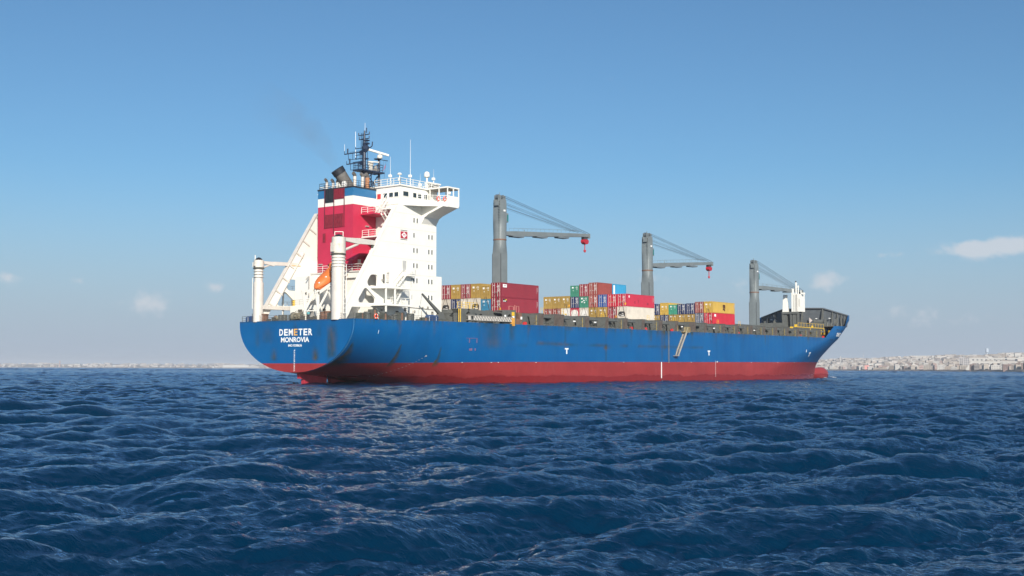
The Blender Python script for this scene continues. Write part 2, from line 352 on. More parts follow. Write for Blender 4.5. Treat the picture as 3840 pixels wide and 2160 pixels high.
def build_hull():
    vs, fs, st = [], [], []
    xn = np.concatenate([np.concatenate([np.linspace(XT, 26, 84), np.linspace(26.5, 60, 60)]), np.linspace(60.6, 150, 150), np.linspace(150.6, 194.6, 80), np.linspace(195.2, 200, 9), np.linspace(201, 210.2, 14), [210.9], np.linspace(212, 228, 24), 228 + 4 * np.sin(np.linspace(0, np.pi / 2, 14)[1:])])
    ns = 46; s = np.linspace(0, 1, ns)
    zb = np.interp(xn, [XT, 8, 15, 22, 30, 40, 60], [1.93, 1.15, .1, -1.4, -3.4, -5, -6.5])
    Z = zb[:, None] + (ztop(xn) - zb)[:, None] * (1 - np.cos(s * np.pi / 2))[None] ** np.where(xn < 60, 1.0, .85)[:, None]
    X = np.where(xn[:, None] <= 150, xn[:, None], 150 + (xn[:, None] - 150) / 82 * (stem(Z) - 150))
    Y = half(X, Z); Y[:, 0] = 0; Y[-1, :] = 0
    rng = np.random.default_rng(4)
    # plating slightly dished between the frames
    Y = Y + .012 * np.sin(X * 2 * np.pi / 2.6) * (Y > 10) * (X > 12)
    n, m = X.shape
    for sg in (-1, 1):
        stn = .55 * g1(Z, 10.6, .55) * (rng.random((n, 1)) ** 2)
        for k in range(80):
            c = rng.uniform(10, 200); L = rng.uniform(1, 5); stn = stn + rng.uniform(.15, .5) * g1(X, c, rng.uniform(.1, .35)) * smooth01((Z - (10.6 - L)) / L) * (Z < 10.8)
        for xx, wb, a in ((3.0, 2.3, .95), (13.7, 1.0, 1.0), (22.9, .75, 1.0)):
            w = wb * np.clip((7.1 - Z) / 3.6, .05, 1.2); u = (X - xx) / w
            stn = stn + a * np.where((u > -.15) & (u < 1.1), np.clip(1.15 - .75 * np.abs(u), 0, 1), 0) * smooth01((7.1 - Z) / .8) * smooth01((Z - 2.6) / .8)
        for xx, w, L, a in ((36.5, 2.3, 5.0, .5), (42.5, .7, 3.5, .4), (98.6, .25, 7.5, .75), (99.6, .5, 5, .5), (93.5, .4, 3, .5), (60, .2, 4, .4), (125, .15, 5, .4), (101, 2, 1.4, .5), (113, 5, .8, .5)):
            stn = stn + a * g1(X, xx, w) * smooth01((Z - (10.5 - L)) / 1.5)
        for x0, x1, zz, a in ((50, 84, 7.2, .55), (74, 79, 6.7, .8), (40, 47, 7.0, .5), (88, 118, 7.1, .5)):
            stn = stn + a * g1(Z, zz + .1 * np.sin(X * .5), .13) * (X > x0) * (X < x1)
        for xx in (88.5, 104.6, 134, 64, 75):
            stn = stn + .5 * g1(X, xx, .14) * (Z < 7.3) * (Z > 3.6)
        o = len(vs); P = np.stack([X, sg * Y, Z], -1).reshape(-1, 3); vs += P.tolist(); st += np.clip(stn, 0, 1).ravel().tolist()
        for i in range(n - 1):
            for j in range(m - 1):
                q = (o + i * m + j, o + (i + 1) * m + j, o + (i + 1) * m + j + 1, o + i * m + j + 1); fs.append(q if sg < 0 else q[::-1])
    # transom
    k = 61; zz = Z[0]; o = len(vs); yy = np.linspace(-1, 1, k)[None] * half(XT, zz)[:, None]
    yy[0] = 0; zg = np.repeat(zz[:, None], k, 1)
    stn = np.zeros_like(yy)
    for yc, w, z0, z1, a in ((4.8, .6, 3.5, 6.6, .9), (-5.2, .65, 3.5, 7.0, .95), (-.3, .5, 8.6, 10.8, .95), (-9.0, 1.0, 4.0, 10.8, .7), (-6, .5, 7.5, 10.8, .4), (6.5, 1.3, 6.5, 10.6, .35), (9, .5, 6, 10.8, .3), (-8.2, .25, 3.5, 10, .3), (4.5, .4, 9.5, 10.8, .4)):
        stn += a * g1(yy, yc, w) * smooth01((zg - z0) / .9) * smooth01((z1 - zg) / 2.8)
    stn += .5 * g1(zg, 10.65, .25)
    vs += np.stack([np.full_like(yy, XT), yy, zg], -1).reshape(-1, 3).tolist(); st += np.clip(stn, 0, 1).ravel().tolist()
    for i in range(m - 1):
        for j in range(k - 1): fs.append((o + i * k + j, o + (i + 1) * k + j, o + (i + 1) * k + j + 1, o + i * k + j + 1))
    me = bpy.data.meshes.new('hull'); me.from_pydata(vs, [], fs); me.polygons.foreach_set('use_smooth', [True] * len(me.polygons)); me.update()
    at = me.attributes.new('stain', 'FLOAT', 'POINT'); at.data.foreach_set('value', np.array(st, np.float32))
    m_ = bpy.data.materials.new('hull_paint'); m_.use_nodes = True; t = m_.node_tree; nn = t.nodes; l = t.links; p = nn['Principled BSDF']; p.inputs['Roughness'].default_value = .5; p.inputs['Specular IOR Level'].default_value = .22
    def mth(op, a, b=None, clamp=False):
        q = nn.new('ShaderNodeMath'); q.operation = op; q.use_clamp = clamp
        for i, v in enumerate((a, b)):
            if v is None: continue
            if isinstance(v, (int, float)): q.inputs[i].default_value = v
            else: l.new(v, q.inputs[i])
        return q.outputs[0]
    def noise(scale, det, mapping=None):
        c = nn.new('ShaderNodeTexCoord'); z = nn.new('ShaderNodeTexNoise'); z.inputs['Scale'].default_value = scale; z.inputs['Detail'].default_value = det; z.inputs['Roughness'].default_value = .62
        if mapping:
            mp = nn.new('ShaderNodeMapping'); mp.inputs['Scale'].default_value = mapping; l.new(c.outputs['Object'], mp.inputs[0]); l.new(mp.outputs[0], z.inputs['Vector'])
        else: l.new(c.outputs['Object'], z.inputs['Vector'])
        return z.outputs[0]
    def mix(f, a, b):
        q = nn.new('ShaderNodeMixRGB'); l.new(f, q.inputs[0])
        for i, v in ((1, a), (2, b)):
            if isinstance(v, tuple): q.inputs[i].default_value = (*v, 1)
            else: l.new(v, q.inputs[i])
        return q.outputs[0]
    c = nn.new('ShaderNodeTexCoord'); sp = nn.new('ShaderNodeSeparateXYZ'); l.new(c.outputs['Object'], sp.inputs[0]); zc = sp.outputs[2]; xc = sp.outputs[0]
    big = noise(.11, 6); fine = noise(1.1, 6, (1, 1, .35)); plate = noise(.5, 3, (.28, .28, .06))
    blue = mix(mth('MULTIPLY', mth('SUBTRACT', big, .35), 2.2, True), (.0012, .083, .25), (.0016, .110, .305))
    blue = mix(mth('MULTIPLY', mth('SUBTRACT', fine, .5), 1.5, True), blue, (.008, .118, .255))
    blue = mix(mth('MULTIPLY', mth('SUBTRACT', plate, .56), 2.5, True), blue, (.0012, .064, .19))
    red = mix(mth('MULTIPLY', mth('SUBTRACT', noise(.16, 7, (1, 1, 1.6)), .3), 2.2, True), (.25, .027, .028), (.33, .037, .038))
    red = mix(mth('MULTIPLY', mth('SUBTRACT', fine, .55), 2.2, True), red, (.34, .065, .06))
    # wet, weed-darkened band just above the water: follows the level sea, not the trimmed hull
    wl = mth('ADD', zc, mth('MULTIPLY', xc, math.tan(TRIM)))
    edge = mth('ADD', 1.55, mth('MULTIPLY', mth('SUBTRACT', noise(.10, 5, (1, 1, 0)), .5), 2.2))
    wet = mth('MULTIPLY', mth('SUBTRACT', edge, wl), 3.0, True)
    red = mix(mth('MULTIPLY', wet, .8), red, (.19, .014, .018))
    line = mth('ADD', 3.42, mth('MULTIPLY', mth('DIVIDE', xc, 45, True), .26))
    f = mth('MULTIPLY', mth('SUBTRACT', zc, line), 60, True)
    base = mix(f, red, blue)
    af = nn.new('ShaderNodeAttribute'); af.attribute_name = 'stain'
    sf = mth('MULTIPLY', af.outputs['Fac'], mth('ADD', .4, mth('MULTIPLY', noise(2.2, 6, (1, 1, .18)), 1.2)), True)
    rustc = mix(mth('MULTIPLY', mth('SUBTRACT', noise(.5, 4), .42), 4, True), (.016, .045, .050), (.085, .058, .024))
    base = mix(sf, base, rustc)
    l.new(base, p.inputs['Base Color'])
    rr = mth('ADD', .40, mth('MULTIPLY', wet, -.15)); l.new(rr, p.inputs['Roughness'])
    bm = nn.new('ShaderNodeBump'); bm.inputs['Strength'].default_value = .25; bm.inputs['Distance'].default_value = .08; l.new(noise(.9, 4, (1, 1, .6)), bm.inputs['Height']); l.new(bm.outputs[0], p.inputs['Normal'])
    me.materials.append(m_)
    o = bpy.data.objects.new('hull', me); COL.objects.link(o); o.parent = SHIP
    return o, m_
HULL, HULLMAT = build_hull()
# deck plates
def deck_plate(x0, x1, z, name):
    b = MB(); xs = np.linspace(x0, x1, 40); h = half(xs, z) - .06
    b.prism([(x, -y) for x, y in zip(xs, h)] + [(x, y) for x, y in zip(xs[::-1], h[::-1])], lambda u, v: (u, v, z - .12), lambda u, v: (u, v, z))
    return b.build(name, DECK, SHIP)
deck_plate(1.95, 199, 10.5, 'main_deck'); deck_plate(199.2, 231.0, 14.25, 'forecastle_deck')
# bulb, skeg, rudder
b = MB(); rs = []
for x, r in ((212, .6), (216, 1.5), (220, 1.95), (224, 2.25), (226.5, 2.2), (228.6, 1.8), (229.8, 1.1), (230.3, .3)):
    rs.append([(x, .8 * r * math.cos(a), -.15 + r * 1.02 * math.sin(a)) for a in np.linspace(0, 2 * math.pi, 20, endpoint=False)])
b.rings(rs); b.build('bulbous_bow', HULLMAT, HULL, True)
b = MB(); b.prism([(10, 1.6), (40, -3), (40, -6), (12, -6), (10.5, -1)], lambda u, v: (u, -.45, v), lambda u, v: (u, .45, v)); b.build('skeg', HULLMAT, HULL)
b = MB(); b.prism([(3.0, 1.95), (3.1, .9), (4.0, .85), (4.1, -5), (9, -5), (9.2, 1.3)], lambda u, v: (u, -.35, v), lambda u, v: (u, .35, v)); b.build('rudder', mat('rudder_red', (.42, .03, .05), .5, .15), HULL)
# writing and marks on the hull
aft = lambda yc, zc: (lambda u, v: (XT - .03, yc - u, zc + v))
def sidefn(xc, zc, slant=0): return lambda u, v: (xc + u + v * slant, -float(half(xc + u + v * slant, zc + v)) - .05, zc + v)
for ch, u0 in zip('DEMETER', np.linspace(3.05, -3.98, 7)):
    text_mesh(ch, .92 if ch not in 'M' else 1.0, 1.12, aft(u0, 8.62), 'letter', MARKO if u0 < 0 and u0 > -1 else MARK, HULL, .03, label='rust stained letter E' if -1 < u0 < 0 else None)
text_mesh('MONROVIA', 6.8, .86, aft(-.32, 7.38), 'home_port_lettering', MARK, HULL, .03)
text_mesh('IMO 9298636', 3.3, .42, aft(-.35, 6.42), 'ship_number_lettering', MARK, HULL, .03)
b = MB()
for i in range(12):
    z = 5.5 - i * .3; b.box(XT - .035, XT - .02, -.36, -.2, z, z + (.12 if i % 3 else .2))
    b.box(XT - .035, XT - .02, -.13, -.07, z - .1, z + .05)
b.build('draught_marking', MARK, HULL)
def patch(b, xc, zc, w, h, off=.05, nseg=1):
    ps = [(xc - w / 2, zc - h / 2), (xc + w / 2, zc - h / 2), (xc + w / 2, zc + h / 2), (xc - w / 2, zc + h / 2)]
    b.add([(x, -float(half(x, z)) - off, z) for x, z in ps] + [(x, -float(half(x, z)) - off + .03, z) for x, z in ps], [(0, 1, 2, 3), (4, 5, 1, 0), (6, 7, 3, 2), (5, 6, 2, 1), (7, 4, 0, 3)])
for xc in (60.4, 120.85, 182.6, 27.5):
    if xc == 27.5: continue
    b = MB(); patch(b, xc, 6.3, 1.25, .28); patch(b, xc, 5.72, .36, .9, .052); b.build('tug_mark', MARK, HULL)
b = MB(); patch(b, 179.3, 6.8, .3, .7); b.build('tug_mark', MARK, HULL)
b = MB(); patch(b, 98.05, 1.9, .34, 3.6); b.build('boot_top_mark', MARK, HULL)
b = MB()
for i in range(13): patch(b, 124.2 + .03 * (i % 2), 3.9 - i * .3, .12, .14)
patch(b, 125.1, 3.75, .35, .3); b.build('draught_marking', MARK, HULL)
b = MB()
for i in range(16):
    t = i / 15; patch(b, 13.5 + 6.6 * t, 1.25 + 3.3 * t ** 1.25, .22 if i % 3 else .1, .06)
patch(b, 20.3, 4.7, .28, .2); b.build('draught_marking', mat('faded_white', (.45, .42, .42), .6, .2), HULL)
b = MB()
for x, z in ((29, 3.55), (36.5, 3.55), (38.5, 3.55), (50, 3.55), (82, 3.6), (112, 3.6), (144, 3.55), (160, 3.5), (172, 3.5)): patch(b, x, z + .05, .3, .07)
b.build_each('paint_line_marks', MARK, HULL)
b = MB(); patch(b, 30.7, 7.9, 3.0, .07); patch(b, 30.0, 7.45, .2, .75); patch(b, 32.0, 7.45, .2, .75); patch(b, 30.5, 5.9, .8, .42); patch(b, 31.7, 5.9, .3, .42)
b.build('load_marking', mat('faded_mark', (.16, .10, .19), .6, .3), HULL)
text_mesh('DEMETER', 6.0, 1.1, sidefn(205.2, 11.8, .1), 'bow_name_lettering', MARK, HULL, .03)
b = MB()
for x, z in ((202.2, 13.2), (203.6, 13.15), (207, 13.0), (208.3, 13.0), (197.6, 10.2), (199.2, 10.2)): patch(b, x, z, .5, .32)
b.build_each('mooring_port', DARKTXT, HULL)
b = MB(); patch(b, 7.9, 8.6, .05, .6); b.build_each('scrape_mark', MARK, HULL)
b = MB(); p_ = [(x, 0) for x in ()]
# rubbing line at the transom edge
zz = np.linspace(2.1, 10.5, 40); pts = [(XT + .25, -float(half(XT + .25, z)) - .01, z) for z in zz]
b.path(pts, .035, 4); b.build('knuckle_seam', mat('seam_pale_blue', (.10, .27, .45), .5), HULL)
# deck edge rails at the stern
b = MB()
ry = [(x, -float(half(x, 10.6)) + .2, 10.55) for x in (2.2, 6, 10, 14, 18, 22, 26)]
b.rail(ry, .95, .022, 1.6); b.build('stern_railing', DGREY, SHIP)
b = MB(); b.rail([(2.1, -11.0, 10.6), (2.1, 13.3, 10.6)], .95, .02, 1.6); b.rail([(2.2, 13.3, 10.6), (12, 14.2, 10.6), (26, 14.7, 10.6)], .95, .022, 1.8); b.build('stern_railing', DGREY, SHIP)
# ------------------------------------------------------------------ bridge tower and deckhouse
TOWER = empty('bridge_tower', SHIP)
SL = 0.68
def edge_x(z): return 4.2 + SL * (z - 13.4)
side_outer = [(26.5, 10.6), (26.5, 31.0), (16.9, 31.0), (16.1, 30.5)] + [(edge_x(z), z) for z in (26, 21, 16, 13.4)] + [(3.0, 12.3), (2.4, 10.6), (4.0, 10.6), (4.6, 11.4), (5.35, 12.72), (11.3, 12.82), (11.5, 12.5), (11.55, 10.6)]
def rnd(poly, r=.35):
    out = []; n = len(poly)
    for i in range(n):
        a, b_, c = Vector(poly[i - 1]), Vector(poly[i]), Vector(poly[(i + 1) % n])
        d1 = (a - b_).normalized(); d2 = (c - b_).normalized(); rr = min(r, (a - b_).length * .45, (c - b_).length * .45)
        p, q = b_ + d1 * rr, b_ + d2 * rr
        for t in (0, .33, .67, 1): out.append(tuple(p * (1 - t) ** 2 + b_ * 2 * t * (1 - t) + q * t * t))
    return out
holeA = rnd([(9.75, 18.32), (11.2, 18.32), (11.45, 17.9), (11.45, 16.3), (9.25, 16.3), (8.85, 17.0)], .5)
holeB = rnd([(8.45, 16.2), (10.98, 14.3), (10.98, 13.5), (6.95, 13.5), (6.85, 14.1)], .6)
for sg in (-1, 1):
    b = MB(); b.plate(side_outer, [holeA, holeB], lambda u, v: (u, sg * 10.0, v), lambda u, v: (u, sg * 9.62, v))
    o = b.build('side_wall', WHITE, TOWER)
    # flange along the raking edge and ribs on the inboard face
    b = MB(); b.beam((edge_x(13.0), sg * 9.72, 13.0), (edge_x(30.6), sg * 9.72, 30.6), .75, .16)
    q = Vector((1, 0, -SL)).normalized() * 2.0
    b.beam((edge_x(13.0) + 2.05, sg * 9.55, 13.2), (edge_x(23) + 2.05, sg * 9.55, 23.2), .5, .14)
    for z in np.arange(14, 30.5, 2.3): b.beam((edge_x(z), sg * 9.5, z), (edge_x(z) + 1.7, sg * 9.5, z - .9), .18, .25)
    b.build('edge_flange', WHITED if sg > 0 else WHITE, o)
    b = MB(); b.box(2.9, 11.0, sg * 9.55, sg * 8.9, 12.75, 13.4) if sg > 0 else b.box(6.0, 11.0, sg * 9.6, sg * 9.2, 12.9, 13.3); b.build('foot_beam', WHITED, o)
b = MB(); b.box(17.02, 26.42, -9.6, 9.6, 10.52, 30.95); b.build('accommodation_block', WHITE, TOWER)
b = MB(); b.box(26.5, 28.0, -10.0, 10.0, 10.52, 18.9); b.build('forward_house', WHITE, TOWER)
b = MB()
b.box(11.02, 17.0, -7.4, 5.0, 10.52, 18.95); b.box(8.0, 11.0, -6.2, 7.6, 10.52, 13.45); b.build_each('aft_house', WHITE, TOWER)
b = MB(); b.box(8.05, 12, 2.9, 6.5, 13.45, 18.55); b.box(12.05, 17.0, 5.0, 9.55, 10.52, 21.5); b.build_each('casing_house', WHITE, TOWER)
b = MB()
for y in (5.4, 6.2, 7.0, 7.8, 8.6): b.box(16.75, 17.0, y, y + .18, 19, 30.9)
b.build_each('wall_stiffener', WHITE, TOWER)
# funnel deck platform and canopy
b = MB(); b.box(10.3, 17, -6.6, 5.2, 18.95, 19.2); b.build('funnel_deck', WHITED, TOWER)
b = MB(); b.rail([(10.4, 5.0, 19.2), (10.4, -6.4, 19.2), (16.8, -6.4, 19.2)], 1.1, .04, 1.5); b.build('deck_railing', WHITE, TOWER)
# windows of the stbd/port side: rows per deck
for sg in (-1, 1):
    for z in (28.42, 25.79, 23.14, 20.48, 17.86, 15.02):
        for x in (20.45, 21.28, 24.42, 25.26):
            if z < 16 and x < 22: continue
            if abs(z - 25.79) < .1 and x == 21.28: continue
            w = MB(); w.box(x - .17, x + .17, sg * 9.98, sg * 10.03, z - .4, z + .4)
            f = w.build('window', GLASS, TOWER)
            w = MB()
            for a in (x - .24, x + .17): w.box(a, a + .07, sg * 9.98, sg * 10.06, z - .47, z + .47)
            w.box(x - .17, x + .17, sg * 9.98, sg * 10.06, z + .4, z + .47); w.box(x - .17, x + .17, sg * 9.98, sg * 10.06, z - .47, z - .4)
            w.build('window_frame', WHITE, f)
w = MB(); w.box(19.75, 20.05, -10.03, -9.98, 14.55, 15.35); w.build('window', GLASS, TOWER)
# seams between the wall plates
b = MB()
for z in (29.4, 26.75, 24.1, 21.45, 18.8, 16.15):
    b.box(edge_x(z) + .4 if z > 18.8 else 17.5, 26.45, -10.015, -10.0, z, z + .05)
b.build('plate_seam', WHITED, TOWER)
# company emblem
E0 = empty('company_emblem', TOWER)
b = MB(); b.box(17.03, 18.75, -10.05, -10.0, 25.0, 26.2); b.build('emblem_field', mat('emblem_red', (.42, .02, .045), .5, .05), E0)
b = MB(); b.box(17.03, 18.75, -10.05, -10.0, 26.36, 26.44); b.box(17.03, 18.75, -10.05, -10.0, 24.78, 24.86); b.build_each('emblem_bar', DARKTXT, E0)
b = MB(); b.prism([(17.2, 25.6), (17.89, 25.08), (18.58, 25.6), (17.89, 26.12)], lambda u, v: (u, -10.07, v), lambda u, v: (u, -10.04, v)); b.build('emblem_diamond', MARK, E0)
text_mesh('PD', .62, .42, lambda u, v: (17.89 + u, -10.09, 25.6 + v), 'emblem_lettering', mat('emblem_red', (.42, .02, .045)), E0, .02)
# wall door, equipment boxes, shaded doorway panel
b = MB(); b.box(12.66, 13.12, -10.03, -9.98, 16.95, 18.5); b.build_each('side_door', mat('dark_door_opening', (.10, .095, .085), .7, .2), TOWER)
b = MB(); b.box(13.35, 13.9, -10.35, -10.0, 17.2, 18.5); b.box(13.5, 14.1, -10.2, -10.0, 18.7, 19.0); b.build_each('locker', WHITED, TOWER)
b = MB(); b.box(17.6, 18.5, -10.02, -9.99, 19.2, 21.15); b.build('doorway_shade_panel', mat('doorway_shade_paint', (.42, .41, .39), .7, .1), TOWER)  # flat grey panel, the doorway's shade put into its colour
# starboard (and port) gallery: two levels carried on pillars
for sg in (-1, 1):
    G = empty('side_gallery', TOWER)
    b = MB()
    for z in (13.05, 15.95): b.prism([(10.0, 10.0), (12.0, 12.6), (17.0, 12.6), (17.0, 10.02), (10, 10.02)] if False else [(9.6, 10.02), (10.4, 12.7), (17.0, 12.7), (17.0, 10.02)], lambda u, v: (u, sg * v, z), lambda u, v: (u, sg * v, z + .35))
    b.build('gallery_floor', WHITE, G)
    for x in (10.75, 12.95, 16.9):
        b = MB(); b.box(x - .13, x + .13, sg * 12.45, sg * 12.65, 10.5 if x < 12 else 13.4, 15.95); b.build('pillar', WHITE, G)
    b = MB()
    for z in (13.4, 16.3): b.rail([(10.5, sg * 12.6, z), (16.9, sg * 12.6, z), (16.9, sg * 10.1, z)], 1.05, .03, 1.3)
    b.build('gallery_railing', WHITE, G)
    def stair(b, x0, z0, x1, z1, y, w=.8):
        for s_ in (-w / 2, w / 2): b.beam((x0, y + s_, z0), (x1, y + s_, z1), .06, .28); b.beam((x0, y + s_, z0 + 1), (x1, y + s_, z1 + 1), .05, .05)
        n = int(abs(z1 - z0) / .28)
        for i in range(1, n):
            t = i / n; x = x0 + (x1 - x0) * t; z = z0 + (z1 - z0) * t; b.box(x - .13, x + .13, y - w / 2, y + w / 2, z - .02, z + .03)
        for t in (.1, .5, .9): 
            for s_ in (-w / 2, w / 2): b.tube((x0 + (x1 - x0) * t, y + s_, z0 + (z1 - z0) * t), (x0 + (x1 - x0) * t, y + s_, z0 + (z1 - z0) * t + 1), .03, 4)
    b = MB(); stair(b, 14.0, 13.4, 15.9, 15.95, sg * 11.2); stair(b, 14.9, 16.3, 17.4, 18.6, sg * 10.7); b.build('stair_flight', WHITE, G)
    b = MB(); b.box(17.4, 19.6, sg * 10.02, sg * 11.3, 18.45, 18.65); b.rail([(17.6, sg * 11.25, 18.65), (19.5, sg * 11.25, 18.65), (19.5, sg * 10.1, 18.65)], 1.0, .03, .9)
    b.prism([(17.6, 18.45), (19.6, 18.45), (17.6, 17.2)], lambda u, v: (u, sg * 10.02, v), lambda u, v: (u, sg * 10.1, v)); b.build('stair_landing', WHITE, G)
# clutter on the side deck wall (pipes, lamps, lockers)
b = MB()
for x, z in ((12.2, 12.2), (12.3, 17.3), (19.8, 18.0), (22.6, 13.0), (20.5, 12.3), (25.3, 12.0), (24.0, 13.1)): b.box(x, x + .3, -10.2, -10.0, z, z + .35)
for x in (19.0, 20.2, 22.5, 23.8): b.tube((x, -10.1, 10.6), (x, -10.1, 12.6), .06, 5)
b.path([(19, -10.12, 13.15), (25.8, -10.12, 12.95)], .05, 5); b.build_each('wall_fitting', mat('fitting_grey', (.32, .30, .27), .6, .2, .2), TOWER)
b = MB(); b.box(25.2, 25.75, -10.04, -10.0, 10.9, 12.6); b.box(18.0, 18.6, -10.04, -10, 12.4, 13.0); b.box(15.9, 16.6, -10.04, -10, 10.7, 12.4); b.build_each('side_door', mat('dark_door_opening'), TOWER)
# ------------------------------------------------------------------ wheelhouse
WH = empty('wheelhouse', SHIP)
b = MB(); b.box(16.95, 26.8, -9.95, 9.95, 31.0, 34.15); b.box(16.7, 27.1, -10.2, 10.2, 34.15, 34.4); b.build('wheelhouse_body', WHITE, WH)
def pane(x0, x1, y0, y1, z0, z1, parent, name='window', fr=.08):
    w = MB(); w.box(x0, x1, y0, y1, z0, z1); f = w.build(name, GLASS, parent); w = MB()
    alongy = abs(x1 - x0) < abs(y1 - y0)
    s_ = 1.7
    cx, cy = (x0 + x1) / 2, (y0 + y1) / 2; tx = abs(x1 - x0) / 2 * s_; ty = abs(y1 - y0) / 2 * s_
    if alongy:
        lo, hi = min(y0, y1), max(y0, y1)
        for a, c in ((lo - fr, lo), (hi, hi + fr)): w.box(cx - tx, cx + tx, a, c, z0 - fr, z1 + fr)
        for a, c in ((z0 - fr, z0), (z1, z1 + fr)): w.box(cx - tx, cx + tx, lo, hi, a, c)
    else:
        for a, c in ((x0 - fr, x0), (x1, x1 + fr)): w.box(a, c, cy - ty, cy + ty, z0 - fr, z1 + fr)
        for a, c in ((z0 - fr, z0), (z1, z1 + fr)): w.box(x0, x1, cy - ty, cy + ty, a, c)
    w.build(name + '_frame', WHITE, f); return f
for yc in (-6.5, -7.85, -9.1, -3.9, -2.6): pane(16.9, 16.96, yc - .45, yc + .45, 32.3, 33.05, WH)
for yc in (2.6, 3.9, 6.5, 7.85, 9.1): pane(16.9, 16.96, yc - .45, yc + .45, 32.3, 33.05, WH)
for sg in (-1, 1):
    for xa, xb in ((17.65, 19.0), (20.2, 21.1), (21.5, 22.4), (23.1, 24.0), (24.3, 25.0)): pane(xa, xb, sg * 9.94, sg * 10.0, 32.45, 33.25, WH)
for y in np.arange(-9, 9.1, 1.2): pane(26.78, 26.84, y - .48, y + .48, 32.3, 33.5, WH)
# wings with bulwark, open frame and underside bracket
for sg in (-1, 1):
    Wg = empty('bridge_wing', WH)
    pl = [(17.6, 9.97), (23.65, 15.0), (26.8, 15.0), (26.8, 9.97)]
    b = MB(); b.prism(pl, lambda u, v: (u, sg * v, 30.95), lambda u, v: (u, sg * v, 31.15)); b.build('wing_floor', WHITE, Wg)
    b = MB()
    def wall(p, q, z0, z1, th=.1):
        d = Vector((q[0] - p[0], q[1] - p[1], 0)).normalized(); nrm = Vector((-d.y, d.x, 0)) * th
        b.add([(p[0], p[1], z0), (q[0], q[1], z0), (q[0] + nrm.x, q[1] + nrm.y, z0), (p[0] + nrm.x, p[1] + nrm.y, z0), (p[0], p[1], z1), (q[0], q[1], z1), (q[0] + nrm.x, q[1] + nrm.y, z1), (p[0] + nrm.x, p[1] + nrm.y, z1)],
              [(3, 2, 1, 0), (4, 5, 6, 7), (0, 1, 5, 4), (1, 2, 6, 5), (2, 3, 7, 6), (3, 0, 4, 7)])
    wall((17.55, sg * 9.98), (23.65, sg * 15.02), 30.8, 31.75)
    wall((23.65, sg * 15.02), (26.82, sg * 15.02), 30.8, 32.75); wall((26.82, sg * 15.02), (26.82, sg * 10), 30.8, 32.75)
    b.build('wing_bulwark', WHITE, Wg)
    b = MB()
    P0, P1 = Vector((19.6, sg * 11.65, 31.75)), Vector((23.65, sg * 15.02, 31.75))
    b.rail([P0, P1], .95, .035, 1.3); b.build('wing_railing', WHITE, Wg)
    b = MB()
    for x, y in ((23.7, 10.9), (23.7, 13.0), (23.7, 14.95), (25.3, 14.95), (26.75, 14.95), (26.75, 12)): b.box(x - .08, x + .08, sg * y - .08, sg * y + .08, 31.1, 34.3)
    b.build_each('wing_post', WHITE, Wg)
    b = MB(); b.prism([(23.55, 15.05), (26.85, 15.05), (26.85, 10.2), (23.55, 10.2)], lambda u, v: (u, sg * v, 34.12), lambda u, v: (u, sg * v, 34.36))
    b.build('wing_roof', WHITE, Wg)
    b = MB()
    for x in np.arange(23.9, 26.8, .55): b.box(x, x + .1, sg * 10.3, sg * 14.9, 33.96, 34.115)
    b.build_each('roof_beam', mat('fitting_grey'), Wg)
    # bracket box
    b = MB(); prof = [(10.0, 30.95), (14.95, 30.95), (14.95, 30.75), (11.6, 29.6), (10.7, 29.1), (10.0, 28.0)]
    b.prism(prof, lambda u, v: (22.45, sg * u, v), lambda u, v: (26.45, sg * u, v)); b.build('wing_bracket', WHITE, Wg)
    b = MB(); b.path([(22.4, sg * u, v) for u, v in prof[2:]], .09, 6); b.build('bracket_rim', WHITE, Wg)
    b = MB(); b.lathe([(0, 0), (.28, .02), (.36, .25), (.28, .5), (0, .55)], (25.0, sg * 14.2, 33.1), 10); b.tube((25.0, sg * 14.2, 31.1), (25.0, sg * 14.2, 33.1), .09); b.build('searchlight', WHITE, Wg)
# roof rail, name board, aerials, domes
b = MB(); b.rail([(17.0, -3.8, 34.4), (17.0, -9.9, 34.4), (26.9, -9.9, 34.4), (26.9, 9.9, 34.4), (17.0, 9.9, 34.4), (17.0, 3.8, 34.4)], 1.15, .045, 1.6); b.build('roof_railing', WHITE, WH)
NB = empty('name_board', WH)
b = MB(); b.box(25.6, 29.0, -8.6, -8.45, 34.5, 35.75); b.box(25.5, 29.2, -8.75, -8.3, 35.75, 36.0); b.box(26, 26.9, -8.5, -7, 34.4, 34.6); b.box(25.7, 25.85, -8.5, -8.4, 34.3, 35); b.build('board', WHITE, NB)
text_mesh('DEMETER', 3.0, .72, lambda u, v: (27.25 + u, -8.63, 35.25 + v), 'board_lettering', DARKTXT, NB, .035)
def aerial(x, y, zb, zt, r, head, white=True):
    b = MB(); b.tube((x, y, 34.3), (x, y, zb), .075, 6); b.tube((x + .6, y, 34.4), (x, y, 35.8), .045, 5)
    if zt > zb: b.tube((x, y, zb), (x, y, zt), r * .65, 5, r * .3)
    if head == 'box': b.box(x - .25, x + .2, y - .2, y + .25, zb - .25, zb + .2)
    if head == 'dish': b.lathe([(0, 0), (.42, .12), (.42, .22), (.25, .42), (0, .46)], (x, y, zb), 10); b.box(x - .3, x, y - .2, y + .1, zb - 1.0, zb - .5)
    return b.build('aerial', WHITE, WH, True)
aerial(17.6, -7.0, 36.2, 39.6, .06, 'box'); aerial(20.0, -7.0, 36.6, 36.6, .05, 'dish'); aerial(22.8, -7.0, 36.85, 43.4, .07, 'box'); aerial(25.5, -7.0, 35.6, 37.6, .045, 'box'); aerial(28.6, -7.5, 37.0, 38.8, .04, 'box')
